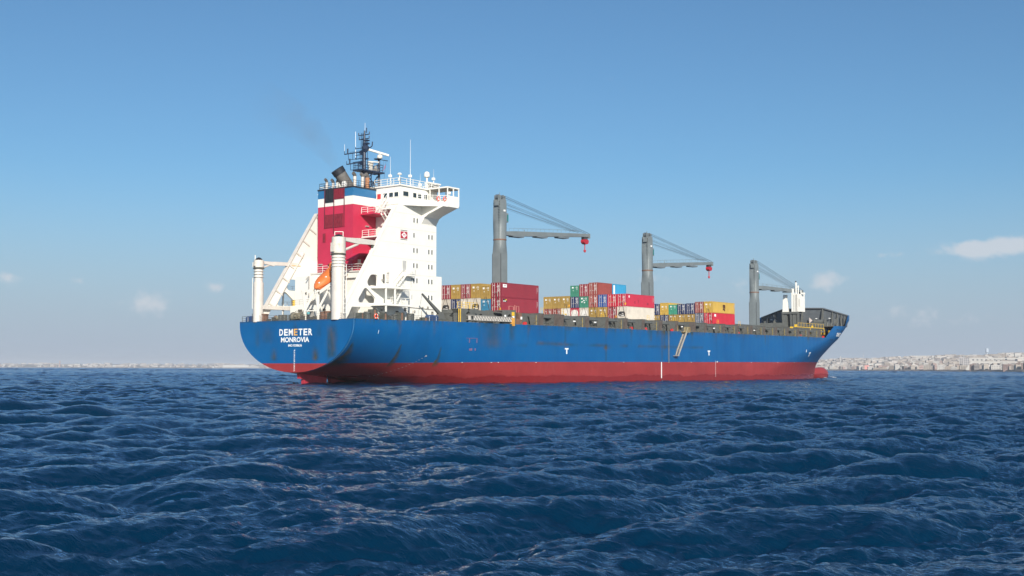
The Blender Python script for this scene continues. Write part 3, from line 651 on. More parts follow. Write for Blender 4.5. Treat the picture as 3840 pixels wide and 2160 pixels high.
b = MB(); b.tube((27.3, -7.0, 34.3), (27.3, -7.0, 37.2), .16, 8); b.tube((26.6, -7, 36.0), (28.2, -7, 36.0), .05); b.lathe([(.62 * math.cos(a), .05) for a in np.linspace(0, 6.28, 14)], (27.3, -7, 36.0), 10) if False else None
b.lathe([(.3, 0), (.5, .15), (.52, .6), (.44, .9), (.22, 1.08), (0, 1.12)], (27.3, -7.0, 37.1), 14); b.build('radome', WHITE, WH, True)
# stairs and landings between funnel and tower, starboard side
ST = empty('tower_stairs', SHIP)
b = MB(); b.box(12.95, 17.0, -7.6, -4.35, 29.0, 29.25); b.build('red_landing', RED, ST)
b = MB()
for z, x0 in ((25.3, 13.2), (22.0, 15.0), (29.25, 12.95)):
    if z != 29.25: MB().box(x0, 17.0, -8.2, -4.4, z - .25, z).build('landing', WHITE, ST)
    MB().rail([(x0, -4.6, z), (x0, -7.55, z), (17.0, -7.55, z)], 1.05, .04, 1.2).build('landing_railing', WHITE, ST)
b = MB()
stair(b, 14.2, 29.25, 16.6, 31.9, -7.0); stair(b, 16.5, 27.0, 14.3, 29.2, -8.3); stair(b, 14.4, 25.3, 16.6, 27.2, -8.3); stair(b, 16.6, 22.0, 15.3, 25.2, -8.3); b.build('stair_flight', WHITE, ST)
b = MB(); b.box(15.6, 16.98, -9.55, -7.6, 27.0, 27.2); b.box(14.8, 16.98, -9.55, -6.8, 29.9, 30.1); b.build_each('landing', WHITE, ST); b = MB(); b.rail([(14.9, -9.5, 30.1), (14.9, -6.9, 30.1)], 1.05, .04, 1); b.build('landing_railing', WHITE, ST)
for p in ((16.93, -9.0, 28.0), (16.93, -5.0, 32.2)):
    b = MB(); b.box(p[0] - .12, p[0], p[1] - .38, p[1] + .38, p[2], p[2] + .85); b.build('fire_box', BOXRED, ST)
# ------------------------------------------------------------------ funnel
FU = empty('funnel', SHIP)
plan = [(11.2, 4.3), (11.2, -4.3), (13.0, -5.0) if False else (11.2, -4.3)]
def fplan(g=0.0): return [(11.2 - g, -2.9 - g * .4), (12.3 - g * .5, -4.3 - g), (16.85, -4.3 - g), (16.85, 4.3 + g), (12.3 - g * .5, 4.3 + g), (11.2 - g, 2.9 + g * .4)]
def fring(z, g=0.0): return [(x, y, z) for x, y in fplan(g)]
def fpl2(g): return [(11.2 - g, -4.3 - g), (16.85, -4.3 - g), (16.85, 4.3 + g), (11.2 - g, 4.3 + g)]
b = MB(); b.rings([[(x, y, z) for x, y in fpl2(0)] for z in (19.2, 30.8)]); b.build('red_casing', RED, FU)
b = MB(); b.rings([[(x, y, z) for x, y in fpl2(.012)] for z in (30.8, 32.27)]); b.build('white_band', WHITE, FU)
b = MB(); b.rings([[(x, y, z) for x, y in fpl2(.02)] for z in (32.27, 33.7)]); b.build('blue_band', FBLUE, FU)
b = MB(); b.rings([[(x, y, z) for x, y in fpl2(.10)] for z in (33.7, 33.95)]); b.build('black_rim', BLACK, FU)
# lighter coamed side casing, lower canopy
b = MB(); b.prism([(11.0, 19.2), (9.15, 20.9), (9.15, 21.15), (10.95, 22.2), (15.2, 22.45), (16.8, 22.1), (16.8, 21.85), (13.2, 21.7), (11.3, 21.3), (9.9, 20.7), (11.2, 19.6)], lambda u, v: (u, -6.3, v), lambda u, v: (u, -4.31, v)) if False else b.prism([(9.6, 20.95), (11.0, 22.15), (15.2, 22.45), (15.2, 22.2), (11.1, 21.9), (9.8, 20.85)], lambda u, v: (u, -6.2, v), lambda u, v: (u, -4.31, v))
b.build('canopy', RED, FU)
def louvre(y0, y1, z0, z1, m, slat=True, name='louvre'):
    b = MB(); b.box(11.1, 11.17, y0, y1, z0, z1); o = b.build(name, m, FU)
    b = MB(); n = 4
    for i in range(n + 1):
        y = y0 + (y1 - y0) * i / n; b.box(11.05, 11.1, y - .03, y + .03, z0, z1)
    for i in range(9): b.box(11.06, 11.1, y0, y1, z0 + (z1 - z0) * i / 8 - .03, z0 + (z1 - z0) * i / 8 + .03)
    b.build('louvre_bar', LOUVRE if m != BLACK else BLACK, o)
louvre(2.4, .4, 27.05, 29.3, LOUVRE); louvre(.05, -1.93, 27.05, 29.3, LOUVRE)
louvre(2.38, .3, 31.5, 33.7, BLACK); louvre(.1, -2.2, 31.95, 33.7, LOUVRE)
b = MB()
for y in (2.5, .22, -2.3): b.box(11.0, 11.08, y - .07, y + .07, 26 if y == .22 else 27, 33.8)
b.build('soot_pipe', mat('dark_red_pipe', (.12, .015, .03), .6, .2), FU)
b = MB(); b.box(11.05, 11.1, 2.25, 2.9, 24.6, 26.1); b.build('funnel_door', LOUVRE, FU)
b = MB()
for y, z in ((3.3, 20.6), (.6, 20.6)): b.box(10.8, 11.17, y - .35, y + .35, z, z + .18)
b.box(14.2, 14.9, -4.6, -4.3, 27.1, 27.3); b.build_each('lamp_bracket', mat('fitting_grey'), FU)
b = MB(); b.path([(13.6, -4.36, 25.4), (15.3, -4.36, 26.3), (16.3, -4.36, 27.2)], .05, 5); b.build('hand_rail', LOUVRE, FU)
b = MB()
for x in (13.9, 14.4, 14.8): b.box(x, x + .3, -4.5, -4.3, 20.4, 21.2)
b.box(12.4, 13.0, -4.5, -4.3, 20.6, 21.3); b.build_each('wall_box', WHITE, FU)
b = MB(); b.rail([(11.4, 4.2, 33.95), (11.4, -4.1, 33.95), (16.7, -4.1, 33.95), (16.7, 4.2, 33.95), (11.4, 4.2, 33.95)], 1.05, .03, 1.2); b.build('funnel_railing', BLACK, FU)
def pipe(x, y, h, r, m, name='exhaust_pipe'):
    b = MB(); pts = [(x, y, 33.8), (x, y, 33.95 + h)]; b.tube(*pts, r, 10)
    o = b.build(name, m, FU, True)
    b = MB(); prev = None
    for k in range(6):
        a = k / 5 * 1.2; c = Vector((x - .5 * (1 - math.cos(a)) * 1.4, y, 33.95 + h + .55 * math.sin(a)))
        if prev is not None: b.tube(prev, c, r * 1.05, 10)
        prev = c
    b.build('pipe_bend', SOOT, o, True)
pipe(12.4, 3.4, 1.4, .24, STEEL); pipe(12.6, 2.0, 1.2, .24, STEEL); pipe(12.7, .75, .9, .24, SOOT)
pipe(14.4, -1.5, 2.3, .3, STEEL); pipe(14.9, -2.9, 2.1, .28, STEEL); pipe(15.6, -3.4, 2.0, .38, COPPER)
b = MB(); a0, a1 = Vector((14.2, -.7, 33.9)), Vector((11.9, .35, 37.3)); b.tube(a0, a1, 1.0, 20, 1.12); b.build('main_uptake', SOOT, FU, True)
b = MB(); d = (a1 - a0).normalized(); b.tube(a1 - d * .9, a1 + d * .05, 1.17, 20, 1.2); b.build('uptake_rim', BLACK, FU, True)
b = MB(); b.lathe([(.5, 0), (.5, .8), (.35, 1.2), (.1, 1.35)], (12.3, -1.0, 33.9), 12); q_ = MB(); q_.box(12.3, 13.2, .2, 1.0, 33.9, 35.2); q_.build('vent_trunk', WHITE, FU); b.build('cowl_vent', mat('pale_grey', (.55, .53, .5), .5, .2, .2), FU, True)
# ------------------------------------------------------------------ radar mast on the monkey island
RM = empty('radar_mast', SHIP)
X0, Y0 = 18.2, -.1
b = MB(); b.tube((X0, Y0, 34.3), (X0, Y0, 37.8), .55, 8, .5); b.tube((X0, Y0, 37.8), (X0, Y0, 42.6), .34, 8, .3); b.tube((X0, Y0, 42.6), (X0, Y0, 45.1), .2, 8, .16); b.tube((X0 + .5, Y0, 44.8), (X0 + .5, Y0, 45.7), .09, 6); b.build('mast_pole', NAVY, RM)
b = MB(); b.box(16.6, 22.3, -1.2, 1.2, 37.7, 37.95); b.tube((X0, -1.0, 36.6), (20, -1.0, 37.7), .1); b.build('mast_platform', NAVY, RM)
b = MB(); b.rail([(16.7, -1.15, 37.95), (21.9, -1.15, 37.95), (21.9, 1.15, 37.95), (16.7, 1.15, 37.95), (16.7, -1.15, 37.95)], 1.3, .035, 1.2); b.build('platform_railing', NAVY, RM)
def yard(z, y0, y1, x=None, r=.09):
    x = X0 if x is None else x; b = MB(); b.tube((x, y0, z), (x, y1, z), r, 6); b.tube((x, y0, z), (x, y0, z + .5), r, 5); b.tube((x, y1, z - .02), (x, y1, z + .45), r, 5); return b
yard(44.35, 1.35, -1.3).build('signal_yard', NAVY, RM); yard(43.6, 1.2, -1.25).build('signal_yard', NAVY, RM)
for z, L in ((41.35, 4.9), (39.45, 4.35)):
    b = MB(); b.tube((X0, L, z), (X0, .2, z), .1, 6); b.tube((X0, L - .8, z), (X0, L - .8, z + .95), .13, 6); b.tube((X0, L, z), (X0, L, z + .6), .05)
    b.prism([(.2, z + .35), (1.4, z + .05), (1.4, z - .05), (.2, z - .8)], lambda u, v: (X0 - .06, u, v), lambda u, v: (X0 + .06, u, v))
    b.path([(X0, L - .95, z), (X0, L - 1.05, z - 1.15), (X0, 1.0, z - 1.15), (X0, 1.0, z)], .05, 5)
    for y in (L - 2.1, L - 3.0): b.tube((X0, y, z), (X0, y, z - 1.15), .05, 5)
    b.path([(X0 + .3, L - 1, z + .3), (X0 + .3, .5, z + .3)], .035, 4); b.build('lamp_yard', NAVY, RM)
    b = MB(); b.tube((X0, 2.1, z + .7), (X0, .2, z + .7), .07); b.tube((X0, 2.1, z + .6), (X0, 2.1, z + 1.0), .06); b.tube((X0, 2.1, z - .5), (X0, .2, z - .5), .07); b.build('lamp_yard', NAVY, RM)
b = MB(); b.path([(X0, -.2, 41.9), (X0, -1.6, 41.9), (X0, -2.0, 42.15), (X0, -2.05, 42.9)], .1, 6); b.build('horn_arm', NAVY, RM)
b = MB()
for i in range(34): z = 38 + i * .2; b.tube((X0 - .4, -.15, z), (X0 - .4, .35, z), .03, 4)
for y in (-.15, .35): b.tube((X0 - .4, y, 37.9), (X0 - .4, y, 44.6), .04, 4)
b.tube((X0 + .45, -.5, 38), (X0 + .35, -.4, 43.8), .05); b.tube((X0 + .2, .62, 38), (X0 + .2, .5, 43.9), .05); b.build('mast_ladder', NAVY, RM)
b = MB(); b.lathe([(.3, 0), (.62, .5), (.66, .95), (.35, 1.35)], (X0, -.35, 41.2), 8); b.box(X0 - .3, X0 + .5, -.9, -.1, 42.6, 42.9); b.box(X0 - .2, X0 + .4, -.8, .3, 39.9, 40.1); b.box(X0 - .2, X0 + .5, -.9, .1, 43.2, 43.4); b.build('mast_fitting', NAVY, RM)
b = MB(); b.tube((X0, 3.1 + 1.8, 41.4), (X0, 4.9, 43.2), .03, 4); b.tube((X0, 2.1, 40), (X0, 2.15, 45.2), .045, 5); b.tube((X0, -.2, 45), (X0, -.2, 46.5), .03, 4); b.build('whip_aerial', MARK, RM)
b = MB(); b.tube((22.1, 0, 34.3), (22.1, 0, 40.6), .26, 8, .22)
for p, q in (((22.1, 0, 37.6), (19.2, 0, 34.4)), ((22.1, 0, 34.9), (18.6, 0, 37.5)), ((22.1, 0, 36.2), (18.3, 0, 36.0)), ((20.2, .8, 34.4), (20.2, .8, 37.7)), ((20.9, .8, 34.4), (20.9, .8, 37.7)), ((21.6, 0, 37.2), (19.9, 0, 34.4))): b.tube(p, q, .1, 6)
b.path([(22.1, 0, 39.3), (21.4, 0, 39.3), (21.4, 0, 38.0)], .06); b.build('radar_post', NAVY, RM)
b = MB(); b.lathe([(.62 + .06 * math.cos(a), .06 * math.sin(a)) for a in np.linspace(0, 2 * math.pi, 9)], (21.7, 0, 40.45), 14); b.tube((22.2, 0, 40.45), (24.4, 0, 40.5), .07); b.build('yard_ring', NAVY, RM)
RS = empty('radar_scanner', RM); b = MB(); b.lathe([(.35, 0), (.5, .15), (.5, .55), (.25, .75)], (22.3, 0, 40.6), 10); b.build('scanner_motor', CREAM, RS, True)
b = MB(); dv = Vector((1, 0, -.03)) ; b.beam((19.35, .3, 41.95), (24.2, -.35, 41.45), .34, .36); b.build('scanner_bar', WHITE, RS)
b = MB(); b.box(18.9, 19.6, -1.0, -.4, 38.9, 39.4); b.box(18.95, 19.5, -.9, -.5, 37.95, 38.9); b.beam((18.9, -.4, 39.6), (21.3, -.7, 39.75), .18, .18); b.build('small_radar', CREAM, RM)
b = MB(); b.box(20.2, 21.0, -.9, -.3, 37.95, 38.5); b.lathe([(.3, 0), (.3, .5), (.1, .7)], (20.6, -.6, 38.4), 8); b.build('deck_light', mat('fitting_grey'), RM)
# flag on its halyard: hangs from the yard, a thing of its own
b = MB(); nseg = 9
top = [(0 - .012 * i * i, .05 * math.sin(i), -.17 * i) for i in range(nseg)]
wdt = [.05 + .4 * math.sin(min(1, i / 5) * 1.5) for i in range(nseg)]
vs = [p for p in top] + [(p[0] - w * .8 - .1 * math.sin(i * 1.3), p[1] + .1 * math.cos(i * 1.7), p[2] - .25 - w * .3) for i, (p, w) in enumerate(zip(top, wdt))]
b.add(vs + [(x, y + .015, z) for x, y, z in vs], [(i, i + 1, nseg + i + 1, nseg + i) for i in range(nseg - 1)] + [(2 * nseg + i, 2 * nseg + nseg + i, 2 * nseg + nseg + i + 1, 2 * nseg + i + 1) for i in range(nseg - 1)])
fl = b.build('signal_flag', mat('flag_red', (.5, .015, .03), .8, .1)); aboard(fl, (23.85, 0, 39.8)); tag(fl, 'small red flag drooping from the halyard beside the dark radar mast', 'flag')
b = MB(); b.tube((0, 0, 0), (-.6, 0, -3.6), .02, 4); b.tube((-.6, 0, 0), (-.9, 0, -2.2), .018, 4); b.build('halyard', CABLE, fl).location = (.15, 0, .6)
# ------------------------------------------------------------------ deck cranes
def make_crane(px, zring, jib_end, drop, dress=True):
    C = empty('deck_crane', SHIP); C.location = (px, 0, 0)
    def sq(z, a, k, n=24):
        """square (k=0) to round (k=1) ring of half width a"""
        r = []
        for i in range(n):
            t = 2 * math.pi * i / n; c, s_ = math.cos(t), math.sin(t); m_ = 1 / max(abs(c), abs(s_))
            q = a * ((1 - k) * m_ * .98 + k * 1.1); r.append((c * q, s_ * q, z))
        return r
    b = MB(); b.rings([sq(10.5, 1.12, 0), sq(zring - 3.0, 1.12, 0), sq(zring - 2.2, 1.13, .3), sq(zring - .9, 1.17, .8), sq(zring - .15, 1.2, 1)]); b.build('pedestal', GREY, C, True)
    b = MB(); b.beam((-1.1, -1.1, 10.5), (-1.1, -1.1, zring - 2.9), .09, .09); b.beam((-1.1, 1.1, 10.5), (-1.1, 1.1, zring - 2.9), .09, .09); b.build_each('corner_seam', mat('seam_dark', (.06, .065, .07), .6), C)
    b = MB(); b.lathe([(1.34, -.15), (1.39, -.1), (1.39, .1), (1.34, .15)], (0, 0, zring), 24); b.build('slewing_ring', RUSTY, C)
    b = MB(); b.rings([sq(zring + .15, 1.21, 1), sq(zring + 2.4, 1.17, .7), sq(zring + 4.6, 1.04, .05), sq(zring + 7.6, .99, 0), sq(zring + 8.3, .95, 0)]); tw = b.build('tower_head', GREY, C, True)
    b = MB()
    for x in (-.75, .75):
        for y in (-.5, .5): b.prism([(x - .55, zring + 7.6), (x + .55, zring + 7.6), (x + .4, zring + 9.2), (x - .4, zring + 9.2)], lambda u, v: (u, y - .06, v), lambda u, v: (u, y + .06, v))
    b.box(-1.5, -1.15, -.6, .3, zring + 7.0, zring + 7.9); b.path([(-1.0, -.9, zring + 8.2), (-1.0, -.9, zring + 9.0), (.8, -.9, zring + 9.0)], .05)
    b.tube((-.1, 0, zring + 8.9), (-.1, 0, zring + 9.9), .05); b.build('head_frame', GREY, tw)
    for x in (-.75, .75):
        b = MB(); b.lathe([(.25, -.3), (.55, -.28), (.5, 0), (.55, .28), (.25, .3)], (x, 0, zring + 8.85), 16, 'y'); b.build('sheave', mat('crane_sheave', (.11, .13, .145), .5, .1), tw)
    b = MB(); b.box(.98, 1.7, -.9, .6, zring + 3.7, zring + 5.6); cb = b.build('operator_cab', GREY, C)
    b = MB(); b.box(1.705, 1.74, -.75, .45, zring + 3.95, zring + 5.3); b.box(1.25, 1.7, -.935, -.905, zring + 3.9, zring + 5.3); b.build('cab_window', mat('cab_glass', (.02, .16, .16), .1, .1), cb)
    b = MB(); b.box(-.05, .45, -1.12, -1.0, zring + 5.85, zring + 6.2); b.build('floodlight', MARK, C)
    b = MB()
    for i in range(24): b.box(-1.22, -1.0, -.8, -.45, zring + .3 + i * .33, zring + .36 + i * .33)
    b.build('ladder', GREY, C)
    # jib
    zr = zring + 1.5; ze = zr + (jib_end[1]); L = jib_end[0]
    J = empty('jib', C)
    b = MB(); b.beam((1.3, 0, zr), (4.2, 0, zr + .15), .9, .75, 1.4, 1.02); b.beam((4.2, 0, zr + .15), (L, 0, ze), 1.4, 1.02, 1.0, .72); b.box(L, L + .5, -.6, .6, ze - .65, ze + .4); b.build('jib_box', GREY, J)
    b = MB()
    for t in (.05, .35, .64):
        x0 = 4.2 + (L - 4.2) * t; z0 = zr + .22 + (ze - zr - .22) * t; b.prism([(x0 - 1.8, z0 - .55), (x0 + 2.2, z0 - .4), (x0 + 1.7, z0 - .78), (x0 - 1.8, z0 - .85)], lambda u, v: (u, -.7, v), lambda u, v: (u, .7, v))
    b.build_each('jib_saddle', mat('crane_grey_saddle', (.14, .165, .18), .5, .1), J)
    b = MB()
    for y in (-.6, .6): b.rail([(4, y, zr + .8), (L - 3, y, ze + .4)], .5, .02, 3.2, 0)
    b.tube((8.5, 0, zr + 1), (8.5, 0, zr + 1.4), .07); b.build('jib_rail', GREY, J)
    b = MB()
    for y in (-.42, .42):
        b.tube((1.15, y, zring + 9.2), (L + .1, y, ze + .5), .038, 5)
        b.tube((1.15, y, zring + 8.9), (L - .4, y, ze + .45), .02, 4)
        b.tube((1.15, y * .8, zring + 7.9), (L - 3.0, y * .8, ze + .42), .026, 4); b.tube((1.15, y * .6, zring + 7.6), (L - 3.6, y * .6, ze + .42), .02, 4); b.tube((1.15, y * .5, zring + 7.0), (L - 5.2, y * .5, ze + .4), .022, 4); b.tube((1.15, y, zring + 6.8), (L - 5.8, y, ze + .4), .02, 4)
    b.build('luffing_wire', CABLE, C)
    HK = empty('hook_block', C)
    b = MB(); b.box(L - 1.7, L - .3, -.4, .4, ze - 1.0, ze - .4); b.build('block_bracket', mat('dark_bracket', (.05, .05, .055), .6), HK)
    b = MB(); b.prism(rnd([(L - 1.7, ze - 1.0), (L - .05, ze - 1.0), (L + .15, ze - 1.5), (L - .15, ze - 1.95), (L - .9, ze - 2.15), (L - 1.6, ze - 1.95), (L - 1.95, ze - 1.5)], .35), lambda u, v: (u, -.45, v), lambda u, v: (u, .45, v)); b.build('sheave_block', HOOKRED, HK)
    b = MB(); b.tube((L - .9, 0, ze - 2.1), (L - .9, 0, ze - 2.1 - drop), .12, 8)
    q = Vector((L - .9, 0, ze - 2.4 - drop))
    for sg in (-1, 1): b.path([q + Vector((sg * .38 * math.sin(a), 0, -.38 * math.cos(a) + .1)) for a in np.linspace(0, 1.9, 7)], .10, 6)
    b.tube(q + Vector((0, 0, .35)), q + Vector((0, 0, -.3)), .12); b.build('hook', HOOKRED, HK)
    return C
c1 = make_crane(58.2, 28.75, (32.6, 2.25), 1.2)
c2 = make_crane(117.85, 26.15, (33.4, 2.55), 1.35)
c3 = make_crane(178.1, 23.65, (33.2, .4), 1.3)
# ------------------------------------------------------------------ hatches, stanchions and gallery along the deck
HC = empty('hatch_row', SHIP)
xs = [29, 43.6, 58.0 - 2.2, 60.6, 75, 89.2, 103.6, 115.5, 120.3, 129.8, 144.2, 158.5, 175.5, 180.7, 192]
for a, c in zip(xs[:-1], xs[1:]):
    if c - a < 6: continue
    b = MB(); b.box(a + .3, c - .3, -12.0, 12.0, 10.5, 12.35); cm_ = b.build('hatch_coaming', DGREY, HC)
    b = MB()
    for y0 in (-11.6, -3.8, 4.0): b.box(a + .2, c - .2, y0, y0 + 7.5, 12.35, 13.12)
    b.build('hatch_cover', DGREY, cm_)
posts = [51.9, 58.0, 68.0, 75.6, 83.0, 90.4, 98.0, 105.4, 113.0, 119.6, 129.0, 136.6, 144.4, 152.2, 159.4, 167.0, 174.0, 181.5, 189.2]
def post_mesh(w, kind):
    b = MB(); b.mi = 0
    b.prism([(13.0, 10.5), (14.7, 10.5), (14.9, 12.6), (14.9, 12.95), (12.6, 12.95), (12.6, 12.6)], lambda u, v: (-w / 2, -u, v), lambda u, v: (w / 2, -u, v))
    b.box(-w / 2 - .08, w / 2 + .08, -14.98, -12.5, 12.95, 13.06)
    b.mi = 1; b.prism([(14.72, 10.5), (14.74, 10.5), (14.94, 12.6), (14.94, 12.9), (14.92, 12.9), (14.92, 12.6)], lambda u, v: (-w / 2 + .06, -u, v), lambda u, v: (w / 2 - .06, -u, v))
    b.mi = 0
    if kind: b.prism([(14.2, 10.5), (14.7, 10.5), (14.6, 11.4), (14.2, 11.4)], lambda u, v: (w / 2, -u, v), lambda u, v: (w / 2 + .5, -u, v))
    return b.data('stanchion_mesh', [DGREY, mat('rusted_deck_paint', (.105, .082, .068), .7, .3, .5, .8)])
pm = [post_mesh(1.75, True), post_mesh(1.3, True), post_mesh(3.4, False)]
gb = MB(); gb.box(0, 4.2, -14.2, -12.15, 12.2, 12.8); gb.box(0, 4.2, -14.3, -14.2, 12.3, 12.55); gbm = gb.data('gallery_beam_mesh', DGREY)
lp = MB(); lp.box(0, 3.3, -13.5, -12.9, 10.5, 11.25)
for x in (.0, 1.05, 2.2, 3.15): lp.box(x, x + .14, -13.65, -13.5, 10.5, 11.6)
lp.box(0, 3.3, -13.65, -13.5, 11.25, 11.4); lpm = lp.data('locker_mesh', DGREY)
yr = MB()
yr.tube((0, -14.4, 10.5), (0, -14.4, 12.7), .06, 5)
for z in (11.3, 12.1): yr.tube((0, -14.4, z), (0, -13.9, z), .03, 4)
yrm = yr.data('ladder_mesh', mat('dull_yellow', (.36, .27, .09), .6, .2, .3))
rb = MB(); rb.prism(rnd([(-.4, 10.5), (.4, 10.5), (.4, 11.3), (-.4, 11.3)], .3), lambda u, v: (u, -14.35, v), lambda u, v: (u, -13.9, v)); rbm = rb.data('hose_box_mesh', BOXRED)
def put(name, me, x, sy=1, parent=None):
    o = bpy.data.objects.new(name, me); COL.objects.link(o); o.parent = parent or HC; o.location = (x, 0, 0)
    if sy < 0: o.rotation_euler = (0, 0, math.pi)
    return o
random.seed(3)
for i, x in enumerate(posts):
    put('stanchion', pm[2] if x in (58.0, 113.0) else pm[i % 2], x); put('stanchion', pm[i % 2], x, -1)
    nx = posts[i + 1] if i + 1 < len(posts) else x + 7
    if nx - x > 5:
        put('gallery_beam', gbm, x + 1.0); put('gallery_beam', gbm, x + 6.1, -1)
        put('vent_locker', lpm, x + 1.4 + .4 * random.random())
        if i % 2 == 0 or i > 9: put('gallery_ladder', yrm, x - .95)
for x in (47.6, 86.6, 92.6, 138.5, 104.6, 177.4, 193.6): put('hose_box', rbm, x)
for x in (63.8, 71.5, 108.5, 124.5, 147): put('gallery_lamp', MB().box(0, .6, -14.5, -14.3, 11.75, 12.0).data('lamp_mesh', MARK), x)
random.seed(11)
b = MB()
for x in np.arange(30, 194, 1.1):
    if random.random() < .6: z = random.uniform(.15, .5); b.box(x, x + random.uniform(.2, .7), -14.8, -14.5, 10.5, 10.6 + z)
b.build_each('deck_edge_fitting', DGREY, HC)
b = MB()
for x in np.arange(46, 194, 3.7): b.tube((x, -14.7, 10.6), (x, -14.7, 11.6), .05, 4)
b.path([(46, -14.7, 11.6), (194, -14.7, 11.6)], .025, 4); b.build('deck_edge_railing', DGREY, HC)
# yellow catwalk along the forward hatches
b = MB(); b.box(176.5, 196.6, -13.2, -12.6, 13.45, 13.6); b.rail([(178, -13.2, 13.6), (196.4, -13.2, 13.6)], 1.1, .035, 2.0, 0)
for x in (186.5, 196.5): b.tube((x, -13.2, 11.6), (x, -13.2, 13.5), .07)
b.box(176.6, 177.2, -13.3, -12.7, 13.5, 14.2); b.box(188.0, 188.5, -13.3, -12.9, 13.6, 14.1); b.box(173.6, 174.4, -13.3, -12.7, 13.0, 13.5); b.build('catwalk', YELLOW, HC)
b = MB()
for x in (191.4, 192.0, 194.2, 197.5, 198.3): b.rail([(x, -14.2, 11.6), (x + .5, -14.2, 11.6)], 1.3, .04, .5, 1)
b.build('ladder_guard', YELLOW, HC)
b = MB()
for x, z in ((32.0, 13.3), (55.0, 13.2), (62, 13.2), (77, 13.0), (96, 13.0), (130, 13.0), (142, 13.0), (108, 13.0)):
    b.rail([(x, -12.6, z), (x + .9, -12.6, z)], 1.1, .035, .9, 1)
b.build('lashing_guard', YELLOW, HC)
b = MB(); b.box(152, 170, -6, 10, 13.1, 13.9); b.box(153, 168, -10.8, -7, 13.12, 13.5); b.build_each('hatch_stack', DGREY, HC)
# aft side structures between tower and first bay: tee platform, arch, winch house
AS = empty('side_structure', SHIP)
b = MB()
for x0 in (28.1, 30.6):
    b.prism([(x0 - .6, 13.15), (x0 + 2.5, 13.15), (x0 + 2.4, 12.85), (x0 + 1.6, 12.4), (x0 + 1.5, 10.5), (x0 + .2, 10.5), (x0 + .1, 12.4)], lambda u, v: (u, -14.4, v), lambda u, v: (u, -12.6, v))
b.build_each('tee_platform', DGREY, AS)
b = MB(); b.plate([(33.6, 10.5), (37.6, 10.5), (37.6, 13.1), (33.6, 13.1)], [rnd([(34.7, 11.0), (36.4, 11.0), (36.4, 11.9), (35.7, 12.5), (34.9, 12.3)], .3)], lambda u, v: (u, -13.0, v), lambda u, v: (u, -12.7, v)); b.box(37.6, 39.0, -13.2, -12.4, 10.5, 13.2); b.build('arch_frame', DGREY, AS)
b = MB(); b.plate([(40.5, 10.5), (44.2, 10.5), (44.2, 13.4), (40.5, 13.3)], [rnd([(41.5, 11.2), (43.0, 11.2), (43.0, 12.0), (42.4, 12.7), (41.5, 12.1)], .3)], lambda u, v: (u, -14.5, v), lambda u, v: (u, -14.1, v)); b.box(40.5, 44.2, -14.1, -12.3, 13.1, 13.3); b.box(43.9, 44.2, -14.1, -12.3, 10.5, 13.1); b.build('winch_house', DGREY, AS)
b = MB(); b.prism([(44.6, 10.5), (46.2, 10.5), (46.0, 12.9), (44.8, 13.0), (45.2, 11.8)], lambda u, v: (u, -14.6, v), lambda u, v: (u, -13.8, v)); b.build('stay_bracket', mat('rusty_brown_steel'), AS)
b = MB()
for x in (27.3, 27.75): b.tube((x, -14.6, 10.5), (x, -14.6, 13.1), .07)
b.rail([(27.3, -14.3, 13.15), (32.8, -14.3, 13.15)], 1.15, .035, 1.1); b.build('yellow_ladder', YELLOW, AS)
b = MB(); b.path([(42.5, -14.2, 13.3), (42.5, -14.2, 14.1), (43.9, -14.2, 14.1), (43.9, -14.2, 13.3)], .05); b.path([(45.2, -13.9, 12.9), (45.2, -13.9, 14.2), (46, -13.9, 14.2), (46, -13.9, 12.9)], .05); b.tube((44.6, -14, 12.9), (44.6, -14, 14.4), .06); b.build('guard_loop', mat('pink_rail', (.5, .2, .16), .6), AS)
b = MB(); b.box(43.0, 43.5, -14.75, -14.5, 12.3, 13.0); b.build_each('yellow_lamp_box', YELLOW, AS)
b = MB(); b.box(43.0, 43.4, -14.8, -14.55, 11.4, 12.25); b.box(40.7, 41.1, -14.6, -14.5, 11.9, 12.4); b.box(45.6, 46.0, -14.7, -14.5, 11.7, 12.2); b.build_each('white_lamp_box', MARK, AS)
# stowed lattice gangway
GW = empty('stowed_gangway', SHIP)
b = MB()
for z in (11.15, 12.0):
    for y in (-14.95, -14.6): b.beam((29.4, y, z), (42.8, y, z), .09, .1)
n = 17
for i in range(n + 1):
    x = 29.5 + 13.2 * i / n; b.beam((x, -14.95, 11.15), (x, -14.95, 12.0), .07, .07)
b.build('gangway_frame', mat('fitting_grey'), GW)
b = MB()
for i in range(n):
    x = 29.5 + 13.2 * i / n
    if i != 1: b.box(x + .06, x + 13.2 / n - .06, -14.9, -14.86, 11.2, 11.95)
b.build_each('gangway_panel', WHITED, GW)
b = MB()
for i in range(1, n): x = 29.5 + 13.2 * i / n; b.beam((x + .1, -14.93, 11.9), (x + .6, -14.93, 11.25), .09, .06)
b.build_each('gangway_brace', CABLE, GW)
b = MB(); b.box(42.4, 43.2, -15.05, -14.5, 10.4, 11.9); b.build('gangway_end', mat('amber_paint', (.62, .30, .05), .6, .2, .2), GW)
